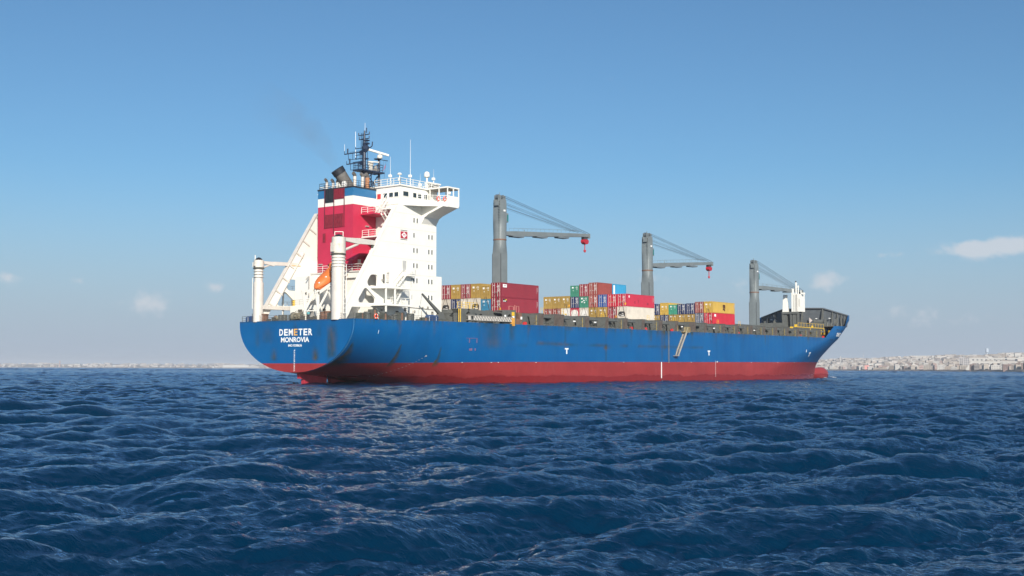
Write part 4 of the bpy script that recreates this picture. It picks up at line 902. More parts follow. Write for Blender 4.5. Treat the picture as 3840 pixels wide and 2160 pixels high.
# accommodation ladder over the side
AL = empty('side_ladder', SHIP)
b = MB()
for y in (-15.15, -15.85):
    b.beam((108.6, y, 10.7), (104.4, y, 5.2), .08, .3); b.beam((108.9, y, 11.7), (104.7, y, 6.2), .05, .05)
    for t in np.linspace(0, 1, 9): b.tube((108.6 - 4.2 * t, y, 10.7 - 5.5 * t), (108.9 - 4.2 * t, y, 11.7 - 5.5 * t), .03, 4)
for i in range(26):
    t = i / 25; x = 108.6 - 4.2 * t; z = 10.7 - 5.5 * t; b.box(x - .14, x + .14, -15.85, -15.15, z - .02, z + .03)
b.box(103.3, 104.9, -15.9, -15.1, 5.05, 5.15); b.build('ladder_flight', mat('ladder_alloy', (.40, .36, .30), .5, .15), AL)
b = MB(); b.box(107.2, 110.0, -15.9, -14.6, 10.55, 10.65); b.rail([(107.2, -15.85, 10.65), (110, -15.85, 10.65)], 1.05, .035, .7); b.box(106, 106.2, -14.8, -14.6, 10.6, 12.4); b.build('ladder_platform', mat('yellow_alloy', (.5, .36, .12), .5, .2), AL)
b = MB(); b.tube((101.1, -15.1, 10.7), (101.1, -15.12, 3.4), .04, 4); b.tube((101.5, -15.1, 10.7), (101.5, -15.12, 3.5), .03, 4); b.build('pilot_rope', mat('mooring_rope'), AL)
# ------------------------------------------------------------------ forecastle: breakwater, foremast, gear
BW = empty('breakwater', SHIP)
bwt = [(-14.4, 17.8), (-6.6, 20.25), (0, 20.45), (6.8, 20.15), (13.9, 17.8)]
def bwz(y): return float(np.interp(y, [p[0] for p in bwt], [p[1] for p in bwt]))
b = MB(); lo = [(-14.2, 14.2), (13.8, 14.2)]
b.prism(lo[:1] + bwt + lo[1:], lambda u, v: (212.0 + (v - 14) * .12, u, v), lambda u, v: (212.2 + (v - 14) * .12, u, v)); b.build('breakwater_plate', mat('breakwater_grey', (.085, .095, .105), .55, .15, .12, .8), BW)
b = MB()
for p, q in zip(bwt[:-1], bwt[1:]): b.beam((212.55, p[0], p[1] - .05), (212.55, q[0], q[1] - .05), .9, .28)
b.build('top_flange', mat('flange_grey', (.11, .12, .13), .5, .1), BW)
for y in (-13.4, -12.4, -11.2, -9.6, -6.6, 0, 6.8, 9, 11.4, 12.6):
    b = MB(); z = bwz(y); d = 2.4 if y in (-6.6, 0, 6.8) else .6
    b.prism([(212.2 - d, 14.2), (212.9, 14.2), (212.7, z - .1), (212.3 - d * .2, z - .4), (211.9 - d * .35, 17)], lambda u, v: (u, y - .1, v), lambda u, v: (u, y + .1, v)); b.build('breakwater_bracket', DGREY, BW)
b = MB(); b.box(203, 210, 2.4, 11.0, 14.25, 15.7); b.box(203, 209, -11, -6.5, 14.25, 15.3); b.box(199.2, 202, -12, 12, 13.2, 14.3); b.build_each('forecastle_gear', DGREY, BW)
for y in (-8, 5):
    b = MB(); b.tube((206.5, y - 1.5, 15.8), (206.5, y + 1.5, 15.8), .7, 14); b.lathe([(1.0, -.1), (1.0, .1)], (206.5, y - 1.6, 15.8), 16, 'y'); b.lathe([(1.0, -.1), (1.0, .1)], (206.5, y + 1.6, 15.8), 16, 'y'); b.build('anchor_winch', DGREY, BW, True)
b = MB(); b.lathe([(1.1, -.2), (1.15, .2)], (208.5, -12.2, 15.6), 18, 'y'); b.lathe([(.5, -.4), (.5, .4)], (208.5, -12.2, 15.6), 12, 'y'); b.build('rope_reel', DGREY, BW)
b = MB()
for y in (9.9, -9.0, 1.8, -4.8): b.lathe([(.05, 0), (.38, .15), (.38, .25), (.1, .35)], (211.3, y, 16.8), 10, 'z')
b.build_each('deck_lamp', MARK, BW)
b = MB()
for x, y in ((200.5, -12.6), (203, -13.0), (206, -13.4), (209, -13.6)): b.tube((x, y, 14.25), (x, y, 15.4), .22, 8); b.lathe([(.3, 0), (.3, .12)], (x, y, 15.35), 8)
b.build('bollard_pair', DGREY, BW)
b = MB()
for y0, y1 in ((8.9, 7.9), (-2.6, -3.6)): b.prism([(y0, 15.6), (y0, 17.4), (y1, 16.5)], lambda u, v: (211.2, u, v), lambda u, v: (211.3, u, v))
b.build_each('painted_sun_patch', mat('sun_patch_pink', (.62, .52, .48), .6, .1), BW)  # pale triangles stand in for sunlit patches, sunlight put into the colour
FM = empty('foremast', SHIP)
b = MB()
for y in (1.75, -1.3): b.box(203, 205.4, y - .6, y + .6, 14.2, 18.9)
b.box(202.6, 205.6, -2.6, 2.6, 18.3, 18.95)
for y in (-2.4, -.2, 2.4): b.beam((203.5, y, 14.2), (203.2, y, 18.5), .5, .9)
b.build('mast_base', DGREY, FM)
b = MB(); b.rings([[(203.2, 1.15, 18.95), (205.2, 1.15, 18.95), (205.2, 2.6, 18.95), (203.2, 2.6, 18.95)], [(203.5, 1.75, 23.2), (204.9, 1.75, 23.2), (204.9, 2.5, 23.2), (203.5, 2.5, 23.2)], [(203.5, 1.55, 24.2), (204.9, 1.55, 24.2), (204.9, 2.5, 24.2), (203.5, 2.5, 24.2)]])
b.build('rest_post', WHITE, FM)
b = MB(); b.box(203.3, 204.0, -.95, -.3, 18.95, 26.0); b.box(203.2, 206.4, -3.3, -1.1, 18.95, 24.3); b.box(203.6, 206.0, -1.15, -.9, 18.95, 24.6); b.build('mast_trunk', WHITE, FM)
b = MB(); b.tube((203.6, -1.7, 24.2), (203.6, -1.7, 27.9), .2, 8); b.tube((203.6, -2.4, 24.2), (203.6, -2.4, 26.2), .16, 8); b.box(203.4, 203.8, -2.6, -2.2, 26.2, 26.9); b.tube((203.8, -3.2, 24.3), (203.8, -3.2, 25.4), .14); b.box(203.6, 204.4, -4.3, -3.2, 24.2, 24.7); b.tube((203.6, -1.7, 27.3), (203.6, -2.4, 27.4), .08); b.build_each('mast_light_post', WHITE, FM)
b = MB(); b.box(203.45, 203.75, -1.85, -1.55, 27.9, 28.3); b.build('masthead_lamp', DARKTXT, FM)
b = MB()
for i in range(22): b.box(203.1, 203.2, -2.0, -1.5, 19.2 + i * .23, 19.24 + i * .23)
b.tube((203.1, -2.2, 19), (203.1, -2.2, 24.2), .06); b.tube((203.1, -2.9, 20.5), (203.1, -2.9, 22.8), .05); b.build('mast_ladder', mat('fitting_grey'), FM)
# ------------------------------------------------------------------ stern cranes (provision cranes)
def post_crane(x, y, r, ztop_, zslew, jl, zj, jr, name, kind):
    P = empty('provision_crane', SHIP); P['label'] = name
    b = MB()
    if kind: b.tube((x, y, 10.5), (x, y, zslew), r, 12, r * .97)
    else: b.tube((x, y, 10.5), (x, y, zslew - 2.4), r, 12); b.tube((x, y, zslew - 2.4), (x, y, zslew), r * .85, 12)
    b.build('crane_post', WHITED, P, True)
    b = MB(); b.lathe([(r * 1.06, -.08), (r * 1.14, 0), (r * 1.06, .12)], (x, y, zslew), 16); b.build('slewing_collar', mat('dark_collar', (.10, .10, .08), .6, .3, .3), P)
    b = MB(); b.tube((x, y, zslew + .2), (x, y, ztop_), r * 1.05, 12, r * 1.0); b.box(x - r - .35, x - r + .2, y - .3, y + .35, zslew + .4, ztop_ - 1.0); h = b.build('crane_head', mat('rust_run_white', (.60, .55, .48), .55, .1, .62, .8, rustcol=(.33, .19, .09), streak=3), P, True)
    b = MB(); b.lathe([(r * .8, 0), (r * .5, .35), (.1, .5)], (x, y, ztop_), 10); b.build('crane_cap', BLACK, h, True)
    b = MB()
    for k in range(4 if kind else 3): b.lathe([(r * 1.1, 0), (r * 1.12, .05), (r * 1.0, .055)], (x, y, zslew - .5 - k * .5), 14)
    b.build('post_hoop', WHITE, P)
    b = MB()
    if kind:
        b.path([(x - .4, y + .5, ztop_), (x - .4, y + .5, ztop_ + .9), (x + .5, y - .5, ztop_ + .9), (x + .5, y - .5, ztop_)], .06); b.path([(x, y + r + .7, zslew), (x, y + r + .7, zslew + 1.5)], .05); b.path([(x, y + r, zslew + 1.5), (x, y + r + .7, zslew + 1.5)], .05); b.path([(x, y + r, zslew), (x, y + r + .7, zslew)], .05)
        b.build('head_guard', WHITE, h); b = MB()
        lx, ly0, ly1 = x - .15, y - r - .25, y - r - .85
        for yy in (ly0, ly1): b.tube((lx, yy, 11.5), (lx, yy, 19.4), .055, 5)
        for z in np.arange(11.6, 19.5, .75): b.tube((lx, ly0, z), (lx, ly1, z), .045, 4)
    else:
        ly0, ly1 = y + r + .1, y + r + .65
        for z in (12.9, 14.2, 15.6, 16.9, 18.2): b.tube((x, ly0, z), (x, ly1, z), .05, 4)
        b.tube((x, ly1, 12.9), (x, ly1, 18.2), .06); q_ = MB(); q_.tube((x - .3, y + r * .7, ztop_ - .6), (x - .3, y + r * .7, ztop_ + .9), .08); q_.build('head_pipe', WHITE, h); q_ = MB(); q_.box(x - .25, x + .25, y + r, y + r + .45, zslew + .3, ztop_ - .3); q_.build('control_box', WHITE, h)
    b.build('post_ladder', WHITE, P)
    J = empty('jib', P); e = Vector((x + jl, y, zj + jr))
    b = MB(); b.beam((x + .6, y, zj), (x + 4.6, y, zj - .1), .5, .45, .6, 1.0) if kind else b.beam((x + .5, y, zj), (x + 3.4, y, zj - .15), .4, .4, .5, .75)
    b.beam((x + (4.6 if kind else 3.4), y, zj - .05), e, .6 if kind else .5, .95 if kind else .65, .5, .7 if kind else .55); b.build('jib_box', WHITED, J)
    b = MB(); b.tube((x + r * .7, y, zj - 2.0 if kind else zj - 1.0), (x + (4.4 if kind else 2.6), y, zj - .6 if kind else zj - .35), .22 if kind else .15, 8); b.build('jib_ram', WHITED, J, True)
    b = MB(); b.box(e.x - 1.2, e.x - .4, y - .2, y + .2, e.z - .9, e.z - .2); b.tube((e.x - .8, y, e.z - .8), (e.x - .8, y, e.z - 1.5), .12); b.build('jib_hook', mat('dark_collar'), J)
    if not kind:
        b = MB(); b.beam((e.x - 6, y - .01, e.z - .36), (e.x - .5, y - .01, e.z - .36), .56, .12); b.build('rust_streak', mat('rusty_cream', (.55, .38, .17), .6, .3), J)
    return P
post_crane(2.6, -9.6, 1.12, 23.95, 21.1, 9.0, 24.0 - .25, -.05, 'taller starboard provision crane with rust stained head', True)
post_crane(2.6, 9.75, .88, 21.2, 19.75, 13.2, 20.9, .25, 'slimmer port provision crane', False)
# free-fall boat ramp
RP = empty('boat_ramp', SHIP)
for y in (-.8, -3.9):
    b = MB(); b.beam((3.6, y, 10.5), (3.6, y, 15.6), .3, .34); b.beam((3.5, y, 15.0), (11.5, y, 19.6), .3, .45); b.beam((3.6, y, 12.3), (6.5, y, 16.6), .25, .25); b.beam((8.5, y, 10.5), (5.6, y, 16.0), .25, .25); b.beam((3.6, y, 12.2), (2.9, y, 15.6), .2, .2); b.build('ramp_frame', WHITE, RP)
b = MB()
for x, z in ((3.6, 12.2), (5.5, 16.0), (9, 18.0)): b.beam((x, -.8, z), (x, -3.9, z), .2, .2)
b.build('ramp_crossbar', WHITE, RP)
# lifeboat: sits on the ramp
LB = empty('free_fall_lifeboat'); aboard(LB, (7.4, -2.35, 17.9))
LB.rotation_euler = (SHIPM @ Matrix.Rotation(math.radians(180), 4, 'Z') @ Matrix.Rotation(math.radians(33), 4, 'Y')).to_euler()
tag(LB, 'orange enclosed free fall lifeboat nose down on its stern ramp', 'lifeboat')
b = MB(); rs = []
for x, w, t, bt in ((-3.3, .9, .9, -.5), (-2.9, 1.25, 1.25, -.95), (-1.5, 1.4, 1.25, -1.2), (0, 1.42, 1.1, -1.3), (1.4, 1.35, 1.0, -1.25), (2.5, 1.05, .75, -1.05), (3.2, .6, .4, -.6), (3.55, .15, .1, -.15)):
    rs.append([(x, w * (abs(math.cos(a)) ** .75) * (1 if math.cos(a) > 0 else -1), (t if math.sin(a) > 0 else -bt) * (abs(math.sin(a)) ** .8) * (1 if math.sin(a) > 0 else -1)) for a in np.linspace(0, 2 * math.pi, 20, endpoint=False)])
b.rings(rs); b.build('boat_hull', ORANGE, LB, True)
b = MB(); rs = [[(x, w * math.cos(a), z0 + h * math.sin(a)) for a in np.linspace(0, math.pi, 9)] for x, w, z0, h in ((-3.1, .75, .9, .5), (-2.9, .8, .9, 1.0), (-1.8, .8, .9, 1.0), (-1.5, .75, .9, .4))]; b.rings(rs); cn = b.build('boat_cabin', ORANGE, LB, True)
b = MB(); b.box(-2.9, -1.7, -.82, .82, 1.35, 1.6); b.build('cabin_window', DARKTXT, cn)
b = MB(); b.path([(-3.2, 1.38, -.1), (-1.5, 1.45, -.1), (0, 1.47, -.1), (1.5, 1.38, -.1), (2.6, 1.05, -.1), (3.5, .2, -.1), (3.5, -.2, -.1), (2.6, -1.05, -.1), (1.5, -1.38, -.1), (0, -1.47, -.1), (-1.5, -1.45, -.1), (-3.2, -1.38, -.1)], .09, 6); b.build('fender_strip', mat('orange_dark', (.5, .11, .02), .5, .1), LB)
b = MB()
for x, y, z in ((2.7, .5, .5), (2.6, -.6, .45), (1.2, .9, .75), (1.0, -1.0, .7), (-.5, .9, .85)): b.box(x - .14, x + .14, y - .14, y + .14, z, z + .16)
b.build_each('reflective_tape', MARK, LB)
# stern mooring gear
MG = empty('mooring_gear', SHIP)
def bollard(x, y, h, r, m=None):
    b = MB(); b.lathe([(r * 1.25, 0), (r * 1.25, .12), (r, .15), (r * .92, h - .2), (r * 1.15, h - .15), (r * 1.15, h)], (x, y, 10.5), 12)
    for k in range(6): a = k * math.pi / 3; b.box(x + r * math.cos(a) - .06, x + r * math.cos(a) + .06, y + r * math.sin(a) - .06, y + r * math.sin(a) + .06, 10.5, 10.5 + h * .95)
    return b.build('fairlead_roller', m or DGREY, MG, True)
bollard(3.4, 9.3, 1.45, .8, mat('rusty_brown_steel')); bollard(3.2, 4.6, 1.15, .42); bollard(3.2, 3.7, 1.15, .42); bollard(3.2, -5.6, 1.4, .5, mat('rusty_brown_steel')); bollard(3.2, -6.6, 1.5, .55, mat('rusty_brown_steel')); bollard(6, -13.0, 1.25, .5); bollard(9.5, -13.1, 1.45, .55); bollard(16.0, -13.3, 1.35, .6); bollard(12.3, -13.2, 1.1, .4)
def chock(x, y, h, w):
    b = MB(); b.prism([(-w * .5, 0), (w * .5, 0), (w * .38, h), (-w * .38, h)], lambda u, v: (x + u, y - .5, 10.5 + v), lambda u, v: (x + u, y + .5, 10.5 + v))
    o = b.build('roller_chock', mat('chock_grey', (.075, .08, .068), .65, .25, .35), MG); b = MB(); b.tube((x, y - .55, 10.6), (x, y - .55, 10.4 + h), .16, 8); b.build('chock_roller', mat('rusty_brown_steel'), o)
for a_ in ((7.0, -13.1, 1.75, 1.5), (9.3, -13.3, 1.2, 1.1), (13.2, -13.4, 1.45, 1.6), (4.6, -12.6, 1.15, 1.2), (19.0, -13.6, .8, 1.2), (2.6, -8.0, 1.2, .9)): chock(*a_)
def winch(x, y, r, w, m, drum):
    b = MB(); b.tube((x, y - w, 10.6 + r), (x, y + w, 10.6 + r), r * .82, 16); o = b.build('winch_drum', drum, MG, True)
    b = MB()
    for s_ in (-1, 1): b.lathe([(r, -.08), (r, .08)], (x, y + s_ * w, 10.6 + r), 18, 'y')
    b.box(x - r * .7, x + r * .7, y - w * 1.2, y + w * 1.2, 10.5, 10.75); b.box(x - .4, x + .4, y + w * 1.05, y + w * 1.6, 10.5, 10.6 + r * 1.4); b.build('winch_flange', m, o)
winch(3.9, 1.0, .75, 1.35, DGREY, ROPE); winch(5.2, 7.2, .55, .9, mat('rusty_brown_steel'), ROPE); winch(5.2, -4.0, .55, .9, DGREY, ROPE); winch(8, -12.2, .7, .7, mat('green_grey', (.12, .16, .13), .6, .2, .2), ROPE); winch(14.3, -12.6, .5, .5, mat('green_grey'), ROPE)
b = MB(); rng = np.random.default_rng(2)
for k in range(26):
    c = Vector((3.6 + rng.normal() * .25, .2 + rng.normal() * .8, 11.2 + abs(rng.normal()) * .35)); b.path([c + Vector((rng.normal() * .1, .35 * math.cos(a), .3 * math.sin(a))) for a in np.linspace(0, 6.3, 9)], .05, 4)
b.build('rope_heap', ROPE, MG)
b = MB()
for x, y, h in ((3, 6.2, .8), (3.1, 7.6, .55), (3.2, 5.6, .5), (3.0, -.9, .9), (3.1, -2.9, .6), (3.2, -3.6, .75), (20.5, -13.2, .8), (23.2, -13, .9), (22.2, -13.3, .6), (11, -13.2, .9), (18.2, -13, .5)): b.box(x - .25, x + .25, y - .3, y + .3, 10.5, 10.5 + h)
b.build_each('deck_gear', mat('dark_gear', (.09, .085, .075), .6, .3, .35), MG)
b = MB()
for y in (3.0, -1.2, 10.9): b.tube((2.3, y, 10.6), (2.3, y, 12.0), .05)
for y in (5, 2.2, -.8): b.box(8.0 - .25, 8.0, y - .4, y + .4, 12.3, 12.75)
b.build_each('stanchion_pole', mat('dark_gear'), MG)
b = MB(); b.box(8.1, 8.5, 3.4, 6.2, 13.45, 14.3); b.rail([(8.05, 7.5, 13.45), (8.05, 2.2, 13.45)], 1.0, .03, 1.0); b.box(8.6, 9.2, 3.6, 5.3, 13.45, 15.2); b.path([(8.3, 4.7, 14.3), (8.3, 4.7, 16), (8.3, 4.0, 16)], .06); b.path([(7.6, 2.6, 15), (7.6, 2.6, 18.4), (7.3, 3.0, 17.8)], .1); b.build('deckhouse_gear', mat('fitting_grey'), MG)
b = MB(); b.box(10.9, 11.03, 1.6, 3.3, 16.3, 17.9); b.box(10.9, 11.03, 3.6, 5.0, 16.3, 17.9); b.box(10.9, 11.03, -4.5, .5, 13.6, 14.6); b.build_each('opening_shade_panel', mat('opening_shade_paint', (.07, .065, .055), .7, .2), TOWER)  # dark panels on the solid wall, shade of openings put into the colour
b = MB(); b.box(10.5, 10.98, -6.3, 5.1, 18.0, 18.95); b.build('deck_fascia', WHITE, TOWER)
b = MB(); b.box(7.94, 8.02, 3.6, 4.4, 12.3, 12.6); b.box(7.94, 8.02, 1.7, 2.6, 10.6, 12.3); b.build_each('aft_door', mat('fitting_grey'), TOWER)
# dark davit boom on the side deck
DV = empty('davit_boom', SHIP)
b = MB(); b.prism([(-1.2, 10.5), (1.1, 10.5), (.6, 12.2), (-.2, 12.4), (-.9, 11.8)], lambda u, v: (23.9 + u, -13.6, v), lambda u, v: (23.9 + u, -12.9, v)); b.build('davit_foot', DGREY, DV)
b = MB(); b.beam((23.8, -13.25, 12.0), (19.0, -13.25, 15.35), .45, .6, .25, .25); b.build('davit_arm', DGREY, DV)
b = MB(); b.tube((19.0, -13.25, 15.3), (18.6, -13.0, 12.6), .02, 4); b.build('davit_wire', CABLE, DV)
# loose things on deck
b = MB(); b.lathe([(.36, 0), (.36, .3), (.38, .32), (.36, .35), (.36, .6), (.38, .62), (.36, .65), (.36, .95), (.33, .98)], (0, 0, 0), 14)
dr = b.build('oil_drum', YELLOW, None, True); aboard(dr, (8.5, 7.0 + .1, 13.46)); tag(dr, 'yellow drum on the white deckhouse roof behind the port stern crane', 'drum')
b = MB(); b.tube((.15, .1, .98), (.15, .1, 1.03), .06, 8); b.build('bung', DARKTXT, dr)
b = MB(); b.rings([[(-.9, -.7, 0), (.9, -.7, 0), (.9, .7, 0), (-.9, .7, 0)], [(-.95, -.75, .9), (.95, -.75, .9), (.95, .75, .9), (-.95, .75, .9)], [(-.8, -.55, 1.25), (.85, -.6, 1.15), (.7, .6, 1.3), (-.85, .6, 1.2)]])
tp = b.build('covered_crate', TARP); aboard(tp, (21.4, -13.4, 10.55)); tag(tp, 'blue tarpaulin covered crate at the deck edge under the dark davit boom', 'crate')
b = MB(); b.tube((-.97, -.3, .1), (-.97, -.3, 1.0), .03, 4); b.tube((.3, -.78, .1), (.3, -.78, 1.0), .03, 4); b.build('strap', MARK, tp)
b = MB(); b.rings([[(-.5, -.8, 0), (.5, -.8, 0), (.5, .8, 0), (-.5, .8, 0)], [(-.5, -.8, .8), (.5, -.8, .8), (.5, .8, .8), (-.5, .8, .8)], [(-.3, -.6, 1.05), (.35, -.6, 1.0), (.3, .6, 1.1), (-.3, .6, 1.0)]])
tp2 = b.build('covered_crate', TARP); aboard(tp2, (2.8, 11.8, 10.55)); tag(tp2, 'blue covered crate behind the rail at the far port corner of the stern', 'crate')
b = MB(); b.tube((-.52, .2, .1), (-.52, .2, .85), .03, 4); b.build('strap', MARK, tp2)
def lifebuoy(p, label, face='y'):
    b = MB(); n, m_ = 20, 8; R, r = .36, .11; vs = []; fs = []
    for i in range(n):
        a = 2 * math.pi * i / n
        for j in range(m_):
            q = 2 * math.pi * j / m_; w = R + r * math.cos(q); vs.append((w * math.cos(a), r * math.sin(q), w * math.sin(a)) if face == 'y' else (r * math.sin(q), w * math.cos(a), w * math.sin(a)))
    for i in range(n):
        for j in range(m_): fs.append((i * m_ + j, ((i + 1) % n) * m_ + j, ((i + 1) % n) * m_ + (j + 1) % m_, i * m_ + (j + 1) % m_))
    b.add(vs, fs); o = b.build('lifebuoy', mat('lifebuoy_orange', (.75, .10, .05), .5, .05), None, True); aboard(o, p); tag(o, label, 'lifebuoy', 'lifebuoys hung on the ship')
    b = MB()
    for k in range(4):
        a = k * math.pi / 2 + .78; c = Vector((R * math.cos(a), 0, R * math.sin(a))) if face == 'y' else Vector((0, R * math.cos(a), R * math.sin(a)))
        b.lathe([(.13, -.05), (.13, .05)], c, 8, 'y' if face != 'y' else 'x')
    b.build('band', MARK, o); return o
lifebuoy((7.0, -13.9, 11.1), 'orange and white lifebuoy on the stern rail beside the green winch')
lifebuoy((22.3, -14.05, 32.1), 'orange lifebuoy on the bridge wing rail nearer the tower')
lifebuoy((23.2, -14.75, 32.1), 'orange lifebuoy on the bridge wing rail at the outer bulwark')
# crew member at the stern rail
def person(p, rz, label, shirt, trousers):
    J = {'pel': (0, 0, .93, .15), 'wai': (0, 0, 1.08, .135), 'che': (.02, 0, 1.32, .16), 'nec': (.02, 0, 1.47, .06), 'hea': (.04, 0, 1.58, .085), 'top': (.03, 0, 1.70, .085),
         'hl': (0, .09, .88, .095), 'kl': (.03, .1, .5, .07), 'al': (0, .1, .09, .05), 'fl': (.16, .11, .04, .045), 'hr': (0, -.09, .88, .095), 'kr': (.02, -.11, .5, .07), 'ar': (-.04, -.11, .09, .05), 'fr': (.12, -.12, .04, .045),
         'sl': (.02, .19, 1.40, .07), 'el': (.03, .25, 1.14, .048), 'wl': (.2, .22, 1.0, .036), 'ml': (.28, .2, .98, .042), 'sr': (.02, -.19, 1.40, .07), 'er': (.02, -.25, 1.13, .048), 'wr': (.2, -.2, 1.02, .036), 'mr': (.28, -.18, 1.01, .042)}
    ED = 'pel-wai wai-che che-nec nec-hea hea-top pel-hl hl-kl kl-al al-fl pel-hr hr-kr kr-ar ar-fr che-sl sl-el el-wl wl-ml che-sr sr-er er-wr wr-mr'
    for sd_, sg in (('l', 1), ('r', -1)):
        bx, by, bz, _ = J['m' + sd_]
        for f in range(4): J['f%s%d' % (sd_, f)] = (bx + .07 - .008 * abs(f - 1), by + (f - 1.5) * .022, bz - .045, .010); ED += ' m%s-f%s%d' % (sd_, sd_, f)
        J['t' + sd_] = (bx + .02, by - sg * .06, bz + .0, .011); ED += ' m%s-t%s' % (sd_, sd_)
    names = list(J); me = bpy.data.meshes.new('person'); me.from_pydata([J[k][:3] for k in names], [tuple(names.index(q) for q in e.split('-')) for e in ED.split()], [])
    o = bpy.data.objects.new('person', me); COL.objects.link(o); sk = o.modifiers.new('skin', 'SKIN')
    for i, k in enumerate(names): me.skin_vertices[0].data[i].radius = (J[k][3], J[k][3])
    me.skin_vertices[0].data[0].use_root = True; o.modifiers.new('sub', 'SUBSURF').levels = 1; o.modifiers['sub'].render_levels = 1
    dg = bpy.context.evaluated_depsgraph_get(); m2 = bpy.data.meshes.new_from_object(o.evaluated_get(dg)); o.modifiers.clear(); o.data = m2
    skin = mat('skin', (.30, .17, .11), .6, .05)
    m2.materials.clear()
    for m_ in (skin, shirt, trousers, mat('boots', (.02, .018, .016), .7)): m2.materials.append(m_)
    for f in m2.polygons:
        c = f.center; f.use_smooth = True
        f.material_index = 3 if c.z < .12 else 2 if c.z < .95 and abs(c.y) < .2 and c.x < .2 else 0 if c.z > 1.46 or c.x > .17 else 1
    aboard(o, p, rz); tag(o, label, 'person')
    b = MB(); b.lathe([(.125, 0), (.13, .05), (.10, .12), (.04, .16), (0, .165)], (.03, 0, 1.66), 12); b.lathe([(.165, 0), (.13, .02)], (.04, 0, 1.655), 12); b.build('hard_hat', MARK, o, True)
    b = MB(); b.box(.115, .14, -.015, .015, 1.57, 1.61); b.box(.112, .122, -.03, .03, 1.53, 1.54)
    for y in (-.035, .035): b.box(.112, .122, y - .014, y + .014, 1.615, 1.63)
    b.build('face', mat('skin_dark', (.2, .1, .07), .6), o); return o
person((3.3, -1.95, 10.55), math.radians(200), 'crew member in turquoise shirt and white hard hat standing on the stern deck', mat('turquoise_cloth', (.10, .33, .36), .8, .1), mat('dark_cloth', (.03, .03, .04), .8, .1))
# faint exhaust smoke
def smoke():
    b = MB(); rs = []; rng = np.random.default_rng(9); ctr = [(11.7, .4, 37.6), (11.0, 1.0, 39.2), (10.0, 2.2, 41.5), (8.2, 4.3, 44.5), (6.0, 7.2, 47), (3.0, 11, 49.3), (-1, 15.5, 51.3)]
    P_ = [Vector(c) for c in ctr]
    for k, c in enumerate(P_):
        r = (.8, 1.3, 2.0, 3.0, 3.9, 4.6, 2.4)[k]; d = (P_[min(k + 1, 6)] - P_[max(k - 1, 0)]).normalized(); e1 = d.cross(Vector((.3, -.8, .2))).normalized(); e2 = d.cross(e1)
        rs.append([c + (e1 * math.cos(a) + e2 * math.sin(a)) * r * rng.uniform(.85, 1.15) for a in np.linspace(0, 2 * math.pi, 12, endpoint=False)])
    b.rings(rs); m_ = bpy.data.materials.new('exhaust_smoke'); m_.use_nodes = True; t = m_.node_tree; n = t.nodes; n.remove(n['Principled BSDF'])
    v = n.new('ShaderNodeVolumePrincipled'); v.inputs['Color'].default_value = (.42, .36, .31, 1); v.inputs['Anisotropy'].default_value = 0
    c = n.new('ShaderNodeTexCoord'); z = n.new('ShaderNodeTexNoise'); z.inputs['Scale'].default_value = .3; z.inputs['Detail'].default_value = 3; t.links.new(c.outputs['Object'], z.inputs['Vector'])
    r = n.new('ShaderNodeMapRange'); r.inputs[1].default_value = .3; r.inputs[2].default_value = .7; r.inputs[4].default_value = .06; t.links.new(z.outputs[0], r.inputs[0])
    sx = n.new('ShaderNodeSeparateXYZ'); t.links.new(c.outputs['Object'], sx.inputs[0]); fx = n.new('ShaderNodeMapRange'); fx.inputs[1].default_value = 3; fx.inputs[2].default_value = 11; fx.inputs[3].default_value = .0; t.links.new(sx.outputs[0], fx.inputs[0])
    mu = n.new('ShaderNodeMath'); mu.operation = 'MULTIPLY'; t.links.new(r.outputs[0], mu.inputs[0]); t.links.new(fx.outputs[0], mu.inputs[1]); t.links.new(mu.outputs[0], v.inputs['Density']); t.links.new(v.outputs[0], n['Material Output'].inputs['Volume'])
    o = b.build('exhaust_smoke', m_); aboard(o); tag(o, 'faint brown exhaust smoke drifting from the dark tilted funnel pipe', 'smoke', kind='stuff')
smoke()
